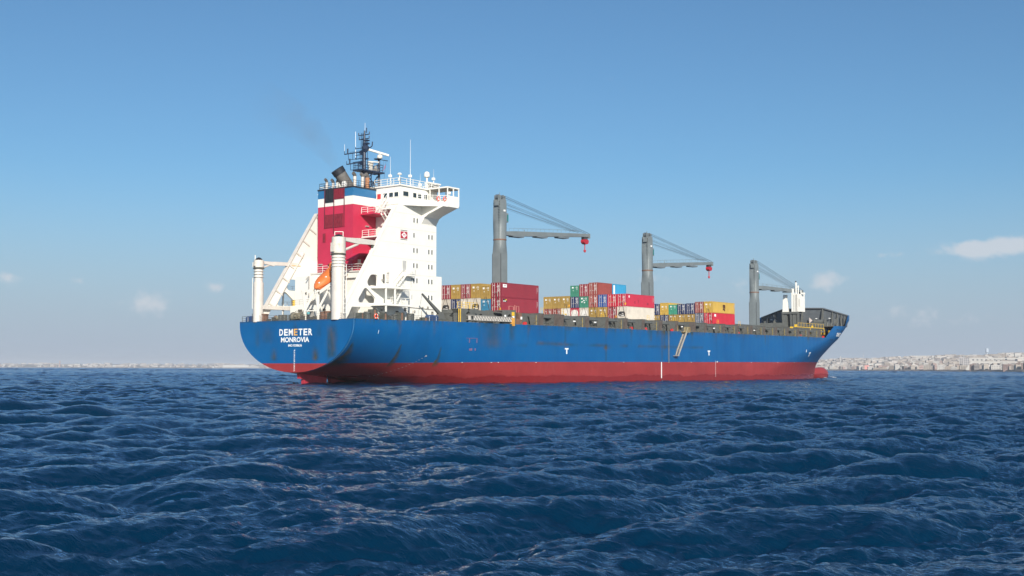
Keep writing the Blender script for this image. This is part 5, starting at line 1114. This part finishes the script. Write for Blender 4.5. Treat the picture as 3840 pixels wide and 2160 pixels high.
# ------------------------------------------------------------------ containers
PALETTE = dict(maroon=(.235, .020, .034), dark_red=(.24, .028, .04), brick=(.27, .055, .042), bright_red=(.50, .018, .038), crimson=(.44, .022, .05), gold=(.37, .235, .06), yellow=(.50, .32, .06), navy=(.018, .030, .095), blue=(.03, .075, .26), steel_blue=(.04, .20, .34), grey_blue=(.11, .125, .17), green=(.055, .235, .155), sea_green=(.05, .26, .17), light_blue=(.03, .27, .47), cream=(.56, .50, .42), white=(.62, .58, .52))
CM = {}
def cont_meshes(L, H):
    key = (L, H)
    if key in CM: return CM[key]
    w = 1.22; b = MB()
    # frame: corner posts, rails, floor
    for x in (0, L - .16):
        for y in (-w, w - .14): b.box(x, x + .16, y, y + .14, 0, H)
    for y in (-w, w - .1): b.box(.16, L - .16, y, y + .1, 0, .16); b.box(.16, L - .16, y, y + .1, H - .1, H)
    for x in (0, L - .12):
        b.box(x, x + .12, -w + .14, w - .14, 0, .16); b.box(x, x + .12, -w + .14, w - .14, H - .12, H)
    b.box(.12, L - .12, -w + .1, w - .1, .02, .14); b.box(.12, L - .12, -w + .1, w - .1, H - .08, H - .03)
    # corrugated sides
    for sg in (-1, 1):
        pts = []; x = .16; i = 0
        while x < L - .16 + 1e-6:
            pts.append((x, 0.012)); pts.append((min(x + .11, L - .16), .012)); pts.append((min(x + .18, L - .16), .05)); pts.append((min(x + .29, L - .16), .05)); x += .36
        pts = [p for k, p in enumerate(pts) if k == 0 or p[0] > pts[k - 1][0] + 1e-5]
        vs = [(x, sg * (w - d), .16) for x, d in pts] + [(x, sg * (w - d), H - .1) for x, d in pts]; n = len(pts)
        b.add(vs, [(k, k + 1, n + k + 1, n + k) for k in range(n - 1)])
    b.box(L - .1, L - .05, -w + .14, w - .14, .16, H - .12)
    body = b.data('container_body_mesh', CONT)
    b = MB(); b.box(.05, .1, -w + .15, -.015, .17, H - .13)
    for z in (.17, .9, 1.7, H - .2): b.box(.035, .05, -w + .15, -.015, z, z + .06)
    dl = b.data('door_mesh', CONT)
    b = MB()
    for y in (-.88, -.36): b.tube((.01, y, .1), (.01, y, H - .06), .032, 5)
    for y in (-.88, -.36): b.box(-.02, .02, y - .02, y + .22, .95, 1.03)
    bar = b.data('locking_bar_mesh', [CONTBAR])
    b = MB(); b.mi = 0; b.box(.03, .06, -w + .14, w - .14, .16, H - .12); b.prism(rnd([(-.95, 1.15), (.95, 1.15), (.95, .35), (-.95, .35)], .3), lambda u, v: (.0, u, v + .05), lambda u, v: (.03, u, v + .05))
    rw = b.data('unit_mesh', CONT)
    b = MB(); b.prism(rnd([(-.78, .45), (.62, .45), (.86, .8), (.86, 1.25), (.5, 1.55), (-.62, 1.55), (-.88, 1.2), (-.88, .8)], .2), lambda u, v: (-.03, u, v + .15), lambda u, v: (.0, u, v + .15)); um = b.data('unit_recess_mesh', CONTDK)
    b = MB(); b.box(-.06, -.03, -.45, -.05, 1.15, 1.3); b.box(-.06, -.03, .2, .6, .85, 1.0); b.box(-.05, -.03, -.6, .1, .7, .95); gm = b.data('unit_gear_mesh', CONTBAR)
    b = MB()
    for s_ in (-1, 1): b.beam((.0, .55 * s_, H - .35), (.0, .18 * s_, H - 1.15), .03, .05)
    b.beam((0, -.95, H - .35), (0, -.7, H - 1.1), .03, .05); b.beam((0, .95, H - .35), (0, .7, H - 1.1), .03, .05); fm = b.data('unit_strut_mesh', CONTBAR)
    CM[key] = (body, dl, bar, rw, um, gm, fm); return CM[key]
b = MB(); rng = np.random.default_rng(6)
for z, y, n in ((2.15, -.7, 3), (2.0, -.75, 4), (1.85, -.7, 3), (1.6, -.72, 2)):
    for k in range(n): b.box(.028, .036, y + k * .16, y + k * .16 + .11, z, z + .09)
marks_r = b.data('door_marking_mesh', MARK)
b = MB()
for z, y, n in ((1.35, -.8, 3), (1.15, -.75, 2), (2.2, .35, 2)):
    for k in range(n): b.box(.028, .036, y + k * .2, y + k * .2 + .13, z, z + .11)
marks_l = b.data('door_marking_mesh', MARK)
b = MB(); b.box(.026, .036, .25, .75, 1.9, 2.25); b.box(.026, .036, .3, .5, 1.3, 1.5); plac = b.data('placard_mesh', MARK)
DKBAR = {}
def container(x, col, z, color, L, H, label, group, reefer=False, bars=None, mark=True):
    y = -10.0 + (9 - col) * 2.5
    body, dl, bar, rw, um, gm, fm = cont_meshes(L, H)
    o = bpy.data.objects.new('shipping_container', body); COL.objects.link(o); aboard(o, (x, y, z)); tag(o, label, 'container', group)
    j = random.uniform(.9, 1.1); c = [min(1, v * j) for v in PALETTE[color]]
    o.color = (*c, 1)
    def child(name, me, par, flip=False):
        q = bpy.data.objects.new(name, me); COL.objects.link(q); q.parent = par; q.color = o.color
        if flip: q.scale = (1, -1, 1)
        return q
    if reefer:
        u = child('refrigeration_unit', rw, o); child('unit_recess', um, u); child('unit_gear', gm, u); child('unit_strut', fm, u)
    else:
        for flip in (False, True):
            d = child('door', dl, o, flip); k = child('locking_bar', bar, d)
            k.data = bar
            if bars:
                k.data = bar.copy() if bars not in DKBAR else DKBAR[bars]
                DKBAR[bars] = k.data; k.data.materials[0] = mat(bars + '_bar', PALETTE[bars], .5, .1)
        if mark:
            child('door_marking', marks_r, o)
            if color in ('maroon', 'dark_red', 'navy', 'bright_red', 'crimson', 'blue', 'grey_blue', 'brick'): child('door_marking', marks_l, o)
            else: child('placard', plac, o)
    return o
ORD = ['', 'port-most', 'second from port', 'third from port', 'fourth from port', 'fifth from port', 'sixth from port', 'seventh from port', 'eighth from port', 'starboard-most']
Z0 = 13.17; HC_, ST_ = 2.79, 2.54
random.seed(21)
WORDS = dict(maroon='maroon', dark_red='dark red', brick='brick red', bright_red='bright red', crimson='crimson', gold='gold', yellow='yellow', navy='navy blue', blue='blue', steel_blue='steel blue', grey_blue='grey blue', green='green', sea_green='sea green', light_blue='light blue', cream='cream', white='white')
CS = {}
def bay(x, name, rows, ncol_from):
    for tier, row in enumerate(rows):
        for col, spec in row.items():
            color, H, kind = spec; z = Z0 + sum(CS.get((name, col, t), 0) for t in range(tier)) + .02 * tier
            CS[(name, col, tier)] = H
            tn = ('bottom', 'second', 'third')[tier]
            k = 'refrigerated container' if kind == 'r' else 'container'
            lab = '%s %s in the %s tier, %s in the %s bay' % (WORDS[color], k, tn, ORD[col], name)
            L = 6.06 if kind == 's' else 12.19
            o = container(x, col, z, color, L, H, lab, 'containers stacked in the %s bay' % name, kind == 'r', bars=(color if color in ('gold', 'yellow', 'green', 'sea_green', 'steel_blue') else None))
            yield (tier, col), o
B1 = dict(bay(44.0, 'aft', [
    {4: ('cream', HC_, 'r'), 5: ('navy', HC_, ''), 6: ('cream', HC_, ''), 7: ('cream', HC_, 'r'), 8: ('steel_blue', ST_, ''), 9: ('maroon', HC_, '')},
    {4: ('dark_red', HC_, ''), 5: ('gold', HC_, ''), 6: ('dark_red', HC_, ''), 7: ('gold', HC_, ''), 8: ('gold', ST_, ''), 9: ('maroon', HC_, '')}], 4))
B2 = dict(bay(89.45, 'middle', [
    {1: ('brick', HC_, ''), 2: ('brick', HC_, ''), 3: ('white', HC_, 'r'), 4: ('crimson', HC_, 'r'), 5: ('cream', HC_, 'r'), 6: ('gold', HC_, ''), 7: ('gold', HC_, ''), 8: ('dark_red', HC_, ''), 9: ('cream', HC_, 'r')},
    {1: ('gold', HC_, ''), 2: ('gold', HC_, ''), 3: ('gold', HC_, ''), 4: ('navy', ST_, ''), 5: ('green', ST_, ''), 6: ('brick', HC_, ''), 7: ('blue', HC_, ''), 8: ('bright_red', HC_, ''), 9: ('crimson', HC_, '')},
    {4: ('green', ST_, ''), 5: ('dark_red', HC_, ''), 6: ('brick', HC_, 's')}], 1))
z3 = Z0 + CS[('middle', 6, 0)] + CS[('middle', 6, 1)] + .04
lb = container(89.45 + 6.13, 6, z3, 'light_blue', 6.06, HC_, 'light blue short container in the third tier, ahead of the short brick red one', 'containers stacked in the middle bay')
b = MB(); b.box(.5, 1.15, -1.235, -1.215, .5, 2.5); b.build('side_panel_mark', MARK, lb)
B3 = dict(bay(130.4, 'forward', [
    {2: ('navy', HC_, ''), 3: ('gold', ST_, ''), 4: ('navy', ST_, ''), 5: ('gold', ST_, ''), 6: ('gold', ST_, ''), 7: ('gold', ST_, ''), 8: ('grey_blue', HC_, ''), 9: ('bright_red', HC_, '')},
    {2: ('blue', HC_, ''), 3: ('navy', HC_, ''), 4: ('yellow', HC_ + .3, ''), 5: ('sea_green', ST_, ''), 6: ('navy', ST_ + .1, ''), 7: ('navy', ST_ + .2, ''), 8: ('brick', HC_, ''), 9: ('yellow', HC_, '')}], 2))
LR = MB(); LR.tube((0, 0, 0), (0, .95, 2.7), .032, 4); lrm = LR.data('lashing_rod_mesh', mat('lashing_brown', (.13, .09, .07), .7, .2))
for x_, c0, zt in ((43.9, 4, 0), (89.35, 1, 0), (130.3, 2, 0)):
    for col_ in range(c0, 10):
        for sg in (-1, 1):
            q = bpy.data.objects.new('lashing_rod', lrm); COL.objects.link(q); q.parent = HC; q.location = (x_, -10.0 + (9 - col_) * 2.5 - sg * 1.1, 13.2 + (.0 if col_ % 2 else .15)); q.scale = (1, sg, 1.05 if col_ % 3 else 1.4)
def side(o, fn): return lambda u, v: (fn[0] + u, -1.235, fn[1] + v)
# marks on the starboard sides seen from the water
o = B1[(1, 9)]; b = MB(); b.box(.55, 1.75, -1.235, -1.21, 1.9, 2.5); b.build('side_placard', MARK, o)
b = MB(); b.box(.95, 1.5, -1.245, -1.234, 2.2, 2.35); b.box(.75, 1.2, -1.245, -1.234, 2.1, 2.16); b.build_each('placard_print', mat('grey_print', (.3, .28, .27), .6), o)
o = B1[(0, 9)]; b = MB(); b.box(.55, 1.75, -1.235, -1.21, 1.95, 2.5); b.build('side_placard', mat('black_print', (.03, .03, .03), .6), o)
b = MB(); b.prism([(.9, 2.25), (1.75, 2.5), (1.75, 2.25)], lambda u, v: (u, -1.25, v), lambda u, v: (u, -1.235, v)); b.build_each('placard_print', YELLOW, o)
b = MB()
for k in range(4): b.box(.6 + k * .24, .72 + k * .24, -1.25, -1.235, 1.98, 2.2)
b.build_each('placard_print', MARK, o)
for o in (B1[(1, 9)], B1[(0, 9)], B2[(1, 9)], B3[(1, 9)]):
    b = MB()
    for k in range(5): b.box(11.55, 11.62, -1.235, -1.21, 1.2 + k * .24, 1.36 + k * .24)
    for k in range(3): b.box(11.8, 11.9, -1.235, -1.21, 1.5 + k * .3, 1.7 + k * .3)
    b.build('side_marking', mat('faded_marking', (.5, .4, .4), .6), o)
o = B2[(1, 9)]; b = MB(); b.box(.95, 1.08, -1.235, -1.21, 1.95, 2.45); b.box(1.25, 1.38, -1.235, -1.21, 1.95, 2.45); b.box(1.08, 1.25, -1.235, -1.21, 2.15, 2.25); b.build('side_mark', MARK, o)
b = MB(); b.box(3.4, 3.8, -1.232, -1.2, .7, 1.3); b.box(8.9, 9.6, -1.232, -1.2, .6, 1.1); b.box(5.0, 5.3, -1.232, -1.2, .9, 1.6); b.build_each('side_stain', mat('dull_crimson', (.30, .02, .045), .6), o)
o = B2[(0, 9)]; b = MB(); b.box(1.05, 1.15, -1.235, -1.21, 1.2, 2.1); b.build('side_mark', mat('faint_grey', (.35, .32, .28), .6), o)
o = B3[(1, 9)]
text_mesh('m', 1.35, .85, lambda u, v: (6.2 + u, -1.25, 1.75 + v), 'side_lettering', mat('brown_print', (.07, .02, .015), .6), o, .06)
text_mesh('sc', 1.25, .7, lambda u, v: (6.2 + u, -1.25, .92 + v), 'side_lettering', mat('brown_print'), o, .06)
o = B3[(0, 9)]; b = MB(); b.box(.9, 1.8, -1.235, -1.21, 1.85, 2.45); b.build('side_placard', MARK, o)
for o, z in ((B2[(1, 8)], 1.15), (B2[(1, 9)], 1.15)):
    b = MB(); b.box(-.02, .0, -.95, .95, z, z + .06); b.build('door_stripe', mat('orange_stripe', (.6, .2, .05), .6), o)
for o in (B1[(0, 9)], B2[(0, 8)], B2[(1, 9)], B2[(1, 3)]):
    b = MB(); b.box(-.03, .0, -1.15, -.75, .35, .8); b.build('door_label', mat('amber_label', (.75, .35, .03), .6), o)
b = MB()
for k in range(3): b.lathe([(.16, -.01), (.16, .01)], (-.0, [-.2, .35, -.35][k] + .2, [1.6, 1.3, 1.1][k]), 10, 'x')
b.build('door_decal', MARK, B2[(1, 5)])
# white panelled reefer fronts in the middle bay
for col in (3, 4, 5):
    o = B2[(0, col)]
    b = MB(); b.prism(rnd([(-.95, .5), (.95, .5), (.95, 1.9), (.45, 2.4), (-.45, 2.4), (-.95, 1.9)], .2), lambda u, v: (-.06, u, v), lambda u, v: (-.03, u, v)); b.build('unit_cover', mat('unit_white', (.72, .68, .62), .5, .1, .2), o)
    if col == 3:
        b = MB(); b.box(-.08, -.06, -.3, .2, 1.3, 1.55); b.box(-.08, -.06, .3, .5, 1.6, 1.75); b.build('unit_label', YELLOW, o)
# ------------------------------------------------------------------ far shore: land, town
def shore_r(az):   # az in degrees: how far away the shoreline lies on that bearing
    return np.interp(az, [-40, 8, 13.4, 15.5, 18.5, 22.5, 30, 40, 48, 62, 110], [1300, 1350, 1480, 1850, 2400, 3200, 4600, 5800, 6400, 6800, 7000])
def land_h(az, r):
    d = (r - shore_r(az)); hill = np.interp(az, [-40, 8, 14, 18, 22.5, 30, 48, 62, 110], [39, 39, 40, 40, 36, 30, 22, 20, 20]); ln = np.interp(az, [8, 22, 35, 60], [2200, 2000, 2300, 2500])
    return -1.0 + 4.6 * smooth01(d / 50) + hill * smooth01(d / ln) ** 1.0 + 1.5 * np.sin(az * 2.3 + r * .002) * smooth01(d / 800)
def at(az, r, dz=0): a = math.radians(az); return (CAM.x + r * math.cos(a), CAM.y + r * math.sin(a), float(land_h(az, r)) + dz)
def build_land():
    azs = np.concatenate([np.arange(-40, 8, 2.0), np.arange(8, 30, .25), np.arange(30, 64, .5), np.arange(64, 111, 2.5)]); us = np.concatenate([np.linspace(0, 120, 8), np.linspace(160, 2600, 40), np.linspace(2700, 4200, 6)])
    A, U = np.meshgrid(azs, us, indexing='ij'); Rr = shore_r(A) + U; Zz = land_h(A, Rr); X = CAM.x + Rr * np.cos(np.radians(A)); Y = CAM.y + Rr * np.sin(np.radians(A)); n, m = A.shape
    idx = np.arange(n * m).reshape(n, m); q = np.stack([idx[:-1, :-1], idx[:-1, 1:], idx[1:, 1:], idx[1:, :-1]], -1).reshape(-1, 4)
    me = bpy.data.meshes.new('terrain'); me.from_pydata(np.stack([X, Y, Zz], -1).reshape(-1, 3).tolist(), [], q.tolist()); me.update()
    m_ = mat('dusty_ground', (.20, .17, .145), .9, .25, 0, .01)
    me.materials.append(m_); o = bpy.data.objects.new('terrain', me); COL.objects.link(o); o['kind'] = 'structure'
build_land()
BW_ = mat('render_wall', objcol=True, rough=.8, var=.08, vscale=.3); BWIN = mat('town_window', (.06, .06, .07), .4, .1)
def house_mesh(kind):
    """unit-footprint block with parapet, window rows and a stair hut; scaled per copy"""
    b = MB(); b.box(-.5, .5, -.5, .5, -.6, 1.0)
    t = .03
    for x0, x1, y0, y1 in ((-.5, .5, -.5, -.5 + t), (-.5, .5, .5 - t, .5), (-.5, -.5 + t, -.5 + t, .5 - t), (.5 - t, .5, -.5 + t, .5 - t)): b.box(x0, x1, y0, y1, 1.0, 1.06)
    if kind != 1: b.box(-.2, .15, -.2, .2, 1.0, 1.22)
    if kind == 3: b.box(-.5, .1, -.5, .5, 1.0, 1.3)
    b.mi = 1; rows = (2, 3, 1, 3, 4)[kind]; cols = (4, 3, 5, 4, 3)[kind]
    for i in range(rows):
        z = (i + .35) / rows; h = .33 / rows
        for j in range(cols):
            u = -.5 + (j + .3) / cols; w = .32 / cols
            b.box(-.506, -.5, u, u + w, z, z + h); b.box(u, u + w, -.506, -.5, z, z + h)
    return b.data('house_mesh', [BW_, BWIN])
HM = [house_mesh(k) for k in range(5)]
random.seed(5)
TC = [('white', (.43, .41, .385)), ('white', (.50, .475, .445)), ('cream', (.42, .37, .32)), ('beige', (.31, .26, .22)), ('grey', (.24, .22, .21)), ('brown', (.23, .17, .15)), ('pink', (.36, .26, .235)), ('beige', (.36, .31, .27))]
def house(az, r, w, d, h, col, me=None, rz=None):
    o = bpy.data.objects.new('town_house', me or random.choice(HM)); COL.objects.link(o); o.location = at(az, r); o.scale = (d, w, h); o.rotation_euler = (0, 0, math.radians(az + random.uniform(-22, 22)) if rz is None else rz); o.color = (*col, 1); return o
n_ind = 0
def town(az0, az1, d0, d1, count, hmin, hmax, zone):
    global n_ind
    for k in range(count):
        az_ = random.uniform(az0, az1); dd = d0 + (d1 - d0) * random.random() ** 1.4; r = float(shore_r(az_)) + dd
        cn, c = random.choice(TC); s_ = random.uniform(.8, 1.05); w = random.uniform(6, 13)
        hm = random.uniform(hmin, hmax); o = house(az_, r, w, random.uniform(7, 13), hm, [v * s_ for v in c])
        size = 'tall' if hm > (hmin + hmax) / 2 else 'low'
        tag(o, '%s %s flat roofed building on %s' % (size, cn, zone), 'building', 'flat roofed buildings of the town on %s' % zone); n_ind += 1
town(12.2, 23.6, 55, 200, 105, 3.5, 8, 'the near shore beyond the bow')
town(12.2, 23.6, 160, 900, 95, 4, 8.5, 'the slope beyond the bow')
town(47.5, 62, 30, 260, 62, 4, 8, 'the far shore astern')
# the mass of roofs that cannot be told apart
def roofs():
    b = MB(); rng = np.random.default_rng(12); cols = []
    def one(az_, r, w, d, h):
        p = at(az_, r); a = math.radians(az_ + rng.uniform(-25, 25)); c, s_ = math.cos(a), math.sin(a); q = [(-d / 2, -w / 2), (d / 2, -w / 2), (d / 2, w / 2), (-d / 2, w / 2)]
        lo = [(p[0] + x * c - y * s_, p[1] + x * s_ + y * c, p[2] - 4) for x, y in q]; hi = [(x, y, p[2] + h) for x, y, _ in lo]; b.mi = int(rng.integers(0, 5)); b.rings([lo, hi])
    for k in range(2300):
        az_ = rng.uniform(4, 26); one(az_, float(shore_r(az_)) + 130 + 2100 * rng.random() ** .9, rng.uniform(7, 15), rng.uniform(7, 13), rng.uniform(3.5, 8))
    for k in range(700):
        az_ = rng.uniform(26, 66); one(az_, float(shore_r(az_)) + 120 + 2300 * rng.random(), rng.uniform(10, 40), rng.uniform(10, 20), rng.uniform(4, 11))
    for k in range(260):
        az_ = rng.choice([rng.uniform(-30, 4), rng.uniform(66, 100)]); one(az_, float(shore_r(az_)) + 60 + 2000 * rng.random(), rng.uniform(10, 30), rng.uniform(10, 20), rng.uniform(4, 11))
    ms = [mat('town_roof_%s' % n, c, .85, .15, 0, .05) for n, c in (('white', (.43, .41, .385)), ('cream', (.38, .33, .29)), ('sand', (.29, .25, .22)), ('grey', (.22, .2, .195)), ('pale', (.44, .4, .37)))]
    o = b.build('town_roofs', ms); tag(o, 'dense mass of pale flat roofs covering the hazy hillside behind the bow', 'town', kind='stuff')
roofs()
# landmarks of the town
def landmark(name, bld, label, cat): o = bld.build(name, [mat('landmark_white', (.46, .44, .41), .8, .05)]); tag(o, label, cat); return o
def azpx(px): return math.degrees(YAW - math.atan((px - 1920) / 4400))
def place(o, px, d): a_ = azpx(px); r = float(shore_r(a_)) + d; o.location = at(a_, r); o.rotation_euler = (0, 0, math.radians(a_)); return r
b = MB(); b.rings([[(-5, -7, -1), (5, -7, -1), (5, 7, -1), (-5, 7, -1)], [(-5, -7.5, 2), (5, -7, 2), (5, 7, 2), (-5, 7, 2)], [(-4, -4, 13), (4, -4, 13), (4, -1, 13), (-4, -1, 13)]]); b.mi = 0
o = landmark('tapered_building', b, 'white building with a tapering wedge shaped top near the water', 'building'); place(o, 3638, 60)
b = MB(); b.box(-4, 4, -5, 5, -1, 9); b.box(-4, 4, -5, 5, 9.2, 9.6); o = b.build('apartment_block', mat('pink_render', (.62, .27, .24), .8, .1)); tag(o, 'salmon pink narrow apartment block close to the shore', 'building'); place(o, 3249, 70)
b = MB(); b.tube((0, 0, 0), (0, 0, 19), 2.0, 8, 1.6); b.lathe([(2.4, 0), (2.4, 1), (1.6, 1.4), (1.4, 5), (.2, 8)], (0, 0, 19), 10); o = landmark('minaret', b, 'slender white minaret rising over the roofs just right of the bow', 'tower'); place(o, 3151, 900)
b = MB(); b.tube((0, 0, 0), (0, 0, 17), 1.6, 8, 1.2); b.box(-3, 3, -2, 2, 12, 17); o = landmark('clock_tower', b, 'white square tower standing over the middle of the town', 'tower'); place(o, 3497, 900)
b = MB(); b.tube((0, 0, 0), (0, 0, 12), 2.2, 10); b.lathe([(2.2, 0), (4.5, 2), (4.5, 12), (3.5, 14)], (0, 0, 12), 14); o = b.build('water_tower', mat('bluish_concrete', (.42, .48, .55), .8, .1)); tag(o, 'pale blue water tower alone on the skyline at the right', 'tower'); place(o, 3700, 2050)
for px_, d, w, h, lab in ((3780, 950, 150, 7, 'long low white warehouse on the slope at the right edge of the town'), (3780, 560, 120, 8, 'long white block with a row of windows below the long warehouse'), (3460, 2000, 90, 9, 'long white block on the skyline above the middle of the town')):
    b = MB(); b.box(-10, 10, -w / 2, w / 2, -3, h); b.box(-10.2, 10.2, -w / 2 - .2, w / 2 + .2, h, h + .6); b.mi = 1
    for k in range(int(w / 8)): b.box(-10.1, -10, -w / 2 + 3 + k * 8, -w / 2 + 6 + k * 8, h * .3, h * .65)
    o = b.build('long_building', [mat('landmark_white', (.46, .44, .41)), BWIN]); tag(o, lab, 'building'); place(o, px_, d)
for px_, d, h in ((3606, 330, 20), (3622, 330, 18)):
    b = MB(); b.box(-6, 6, -5, 5, -2, h); b.mi = 1
    for i in range(5):
        for k in range(3): b.box(-6.1, -6, -4 + k * 3, -2.5 + k * 3, 2 + i * 3.4, 3.8 + i * 3.4)
    o = b.build('tower_block', [mat('grey_render', (.38, .36, .36), .8, .1), BWIN]); place(o, px_, d); tag(o, 'grey tower block, the %s of two behind the white wedge shaped building' % ('taller left one' if h == 20 else 'shorter right one'), 'building')
for px_, d, h in ((3237, 2000, 26), (3193, 120, 17)):
    b = MB(); b.tube((0, 0, 0), (0, 0, h), .9, 8, .5); b.tube((0, 0, h), (0, 0, h + 6), .25, 5); o = b.build('radio_mast', mat('mast_grey', (.45, .42, .42), .7)); place(o, px_, d); tag(o, 'thin grey mast on the skyline left of the town centre' if d > 1000 else 'dark upright mast near the shore left of the pink block', 'mast')
b = MB(); b.tube((0, 0, -2), (0, 0, 34), 3.2, 10, 2.2); b.lathe([(2.6, 0), (2.6, 1.2)], (0, 0, 33), 10); o = b.build('chimney_stack', mat('brick_stack', (.40, .25, .2), .8, .15)); tag(o, 'thin brick chimney on the far shore at the left', 'chimney'); place(o, 229, 150)
b = MB(); b.box(-15, 15, -70, 70, -2, 11); b.box(-15, 15, -120, -70, -2, 6); b.prism([(-70, 11), (70, 11), (55, 14), (-60, 14)], lambda u, v: (-14, u, v), lambda u, v: (14, u, v)); o = landmark('harbour_shed', b, 'long white harbour shed on the far shore beside the stern', 'building'); place(o, 888, 90)
# ------------------------------------------------------------------ air
b = MB(); b.box(-12800, 12800, -12800, 12800, -2.5, 78); m_ = bpy.data.materials.new('haze'); m_.use_nodes = True; n_ = m_.node_tree.nodes; n_.remove(n_['Principled BSDF'])
v_ = n_.new('ShaderNodeVolumePrincipled'); v_.inputs['Color'].default_value = (.86, .9, .97, 1); v_.inputs['Density'].default_value = 1.1e-4; v_.inputs['Anisotropy'].default_value = .0
m_.node_tree.links.new(v_.outputs[0], n_['Material Output'].inputs['Volume']); hz = b.build('haze', m_); hz['kind'] = 'stuff'
# aerials reach above the box top? the highest whip ends at 47 m
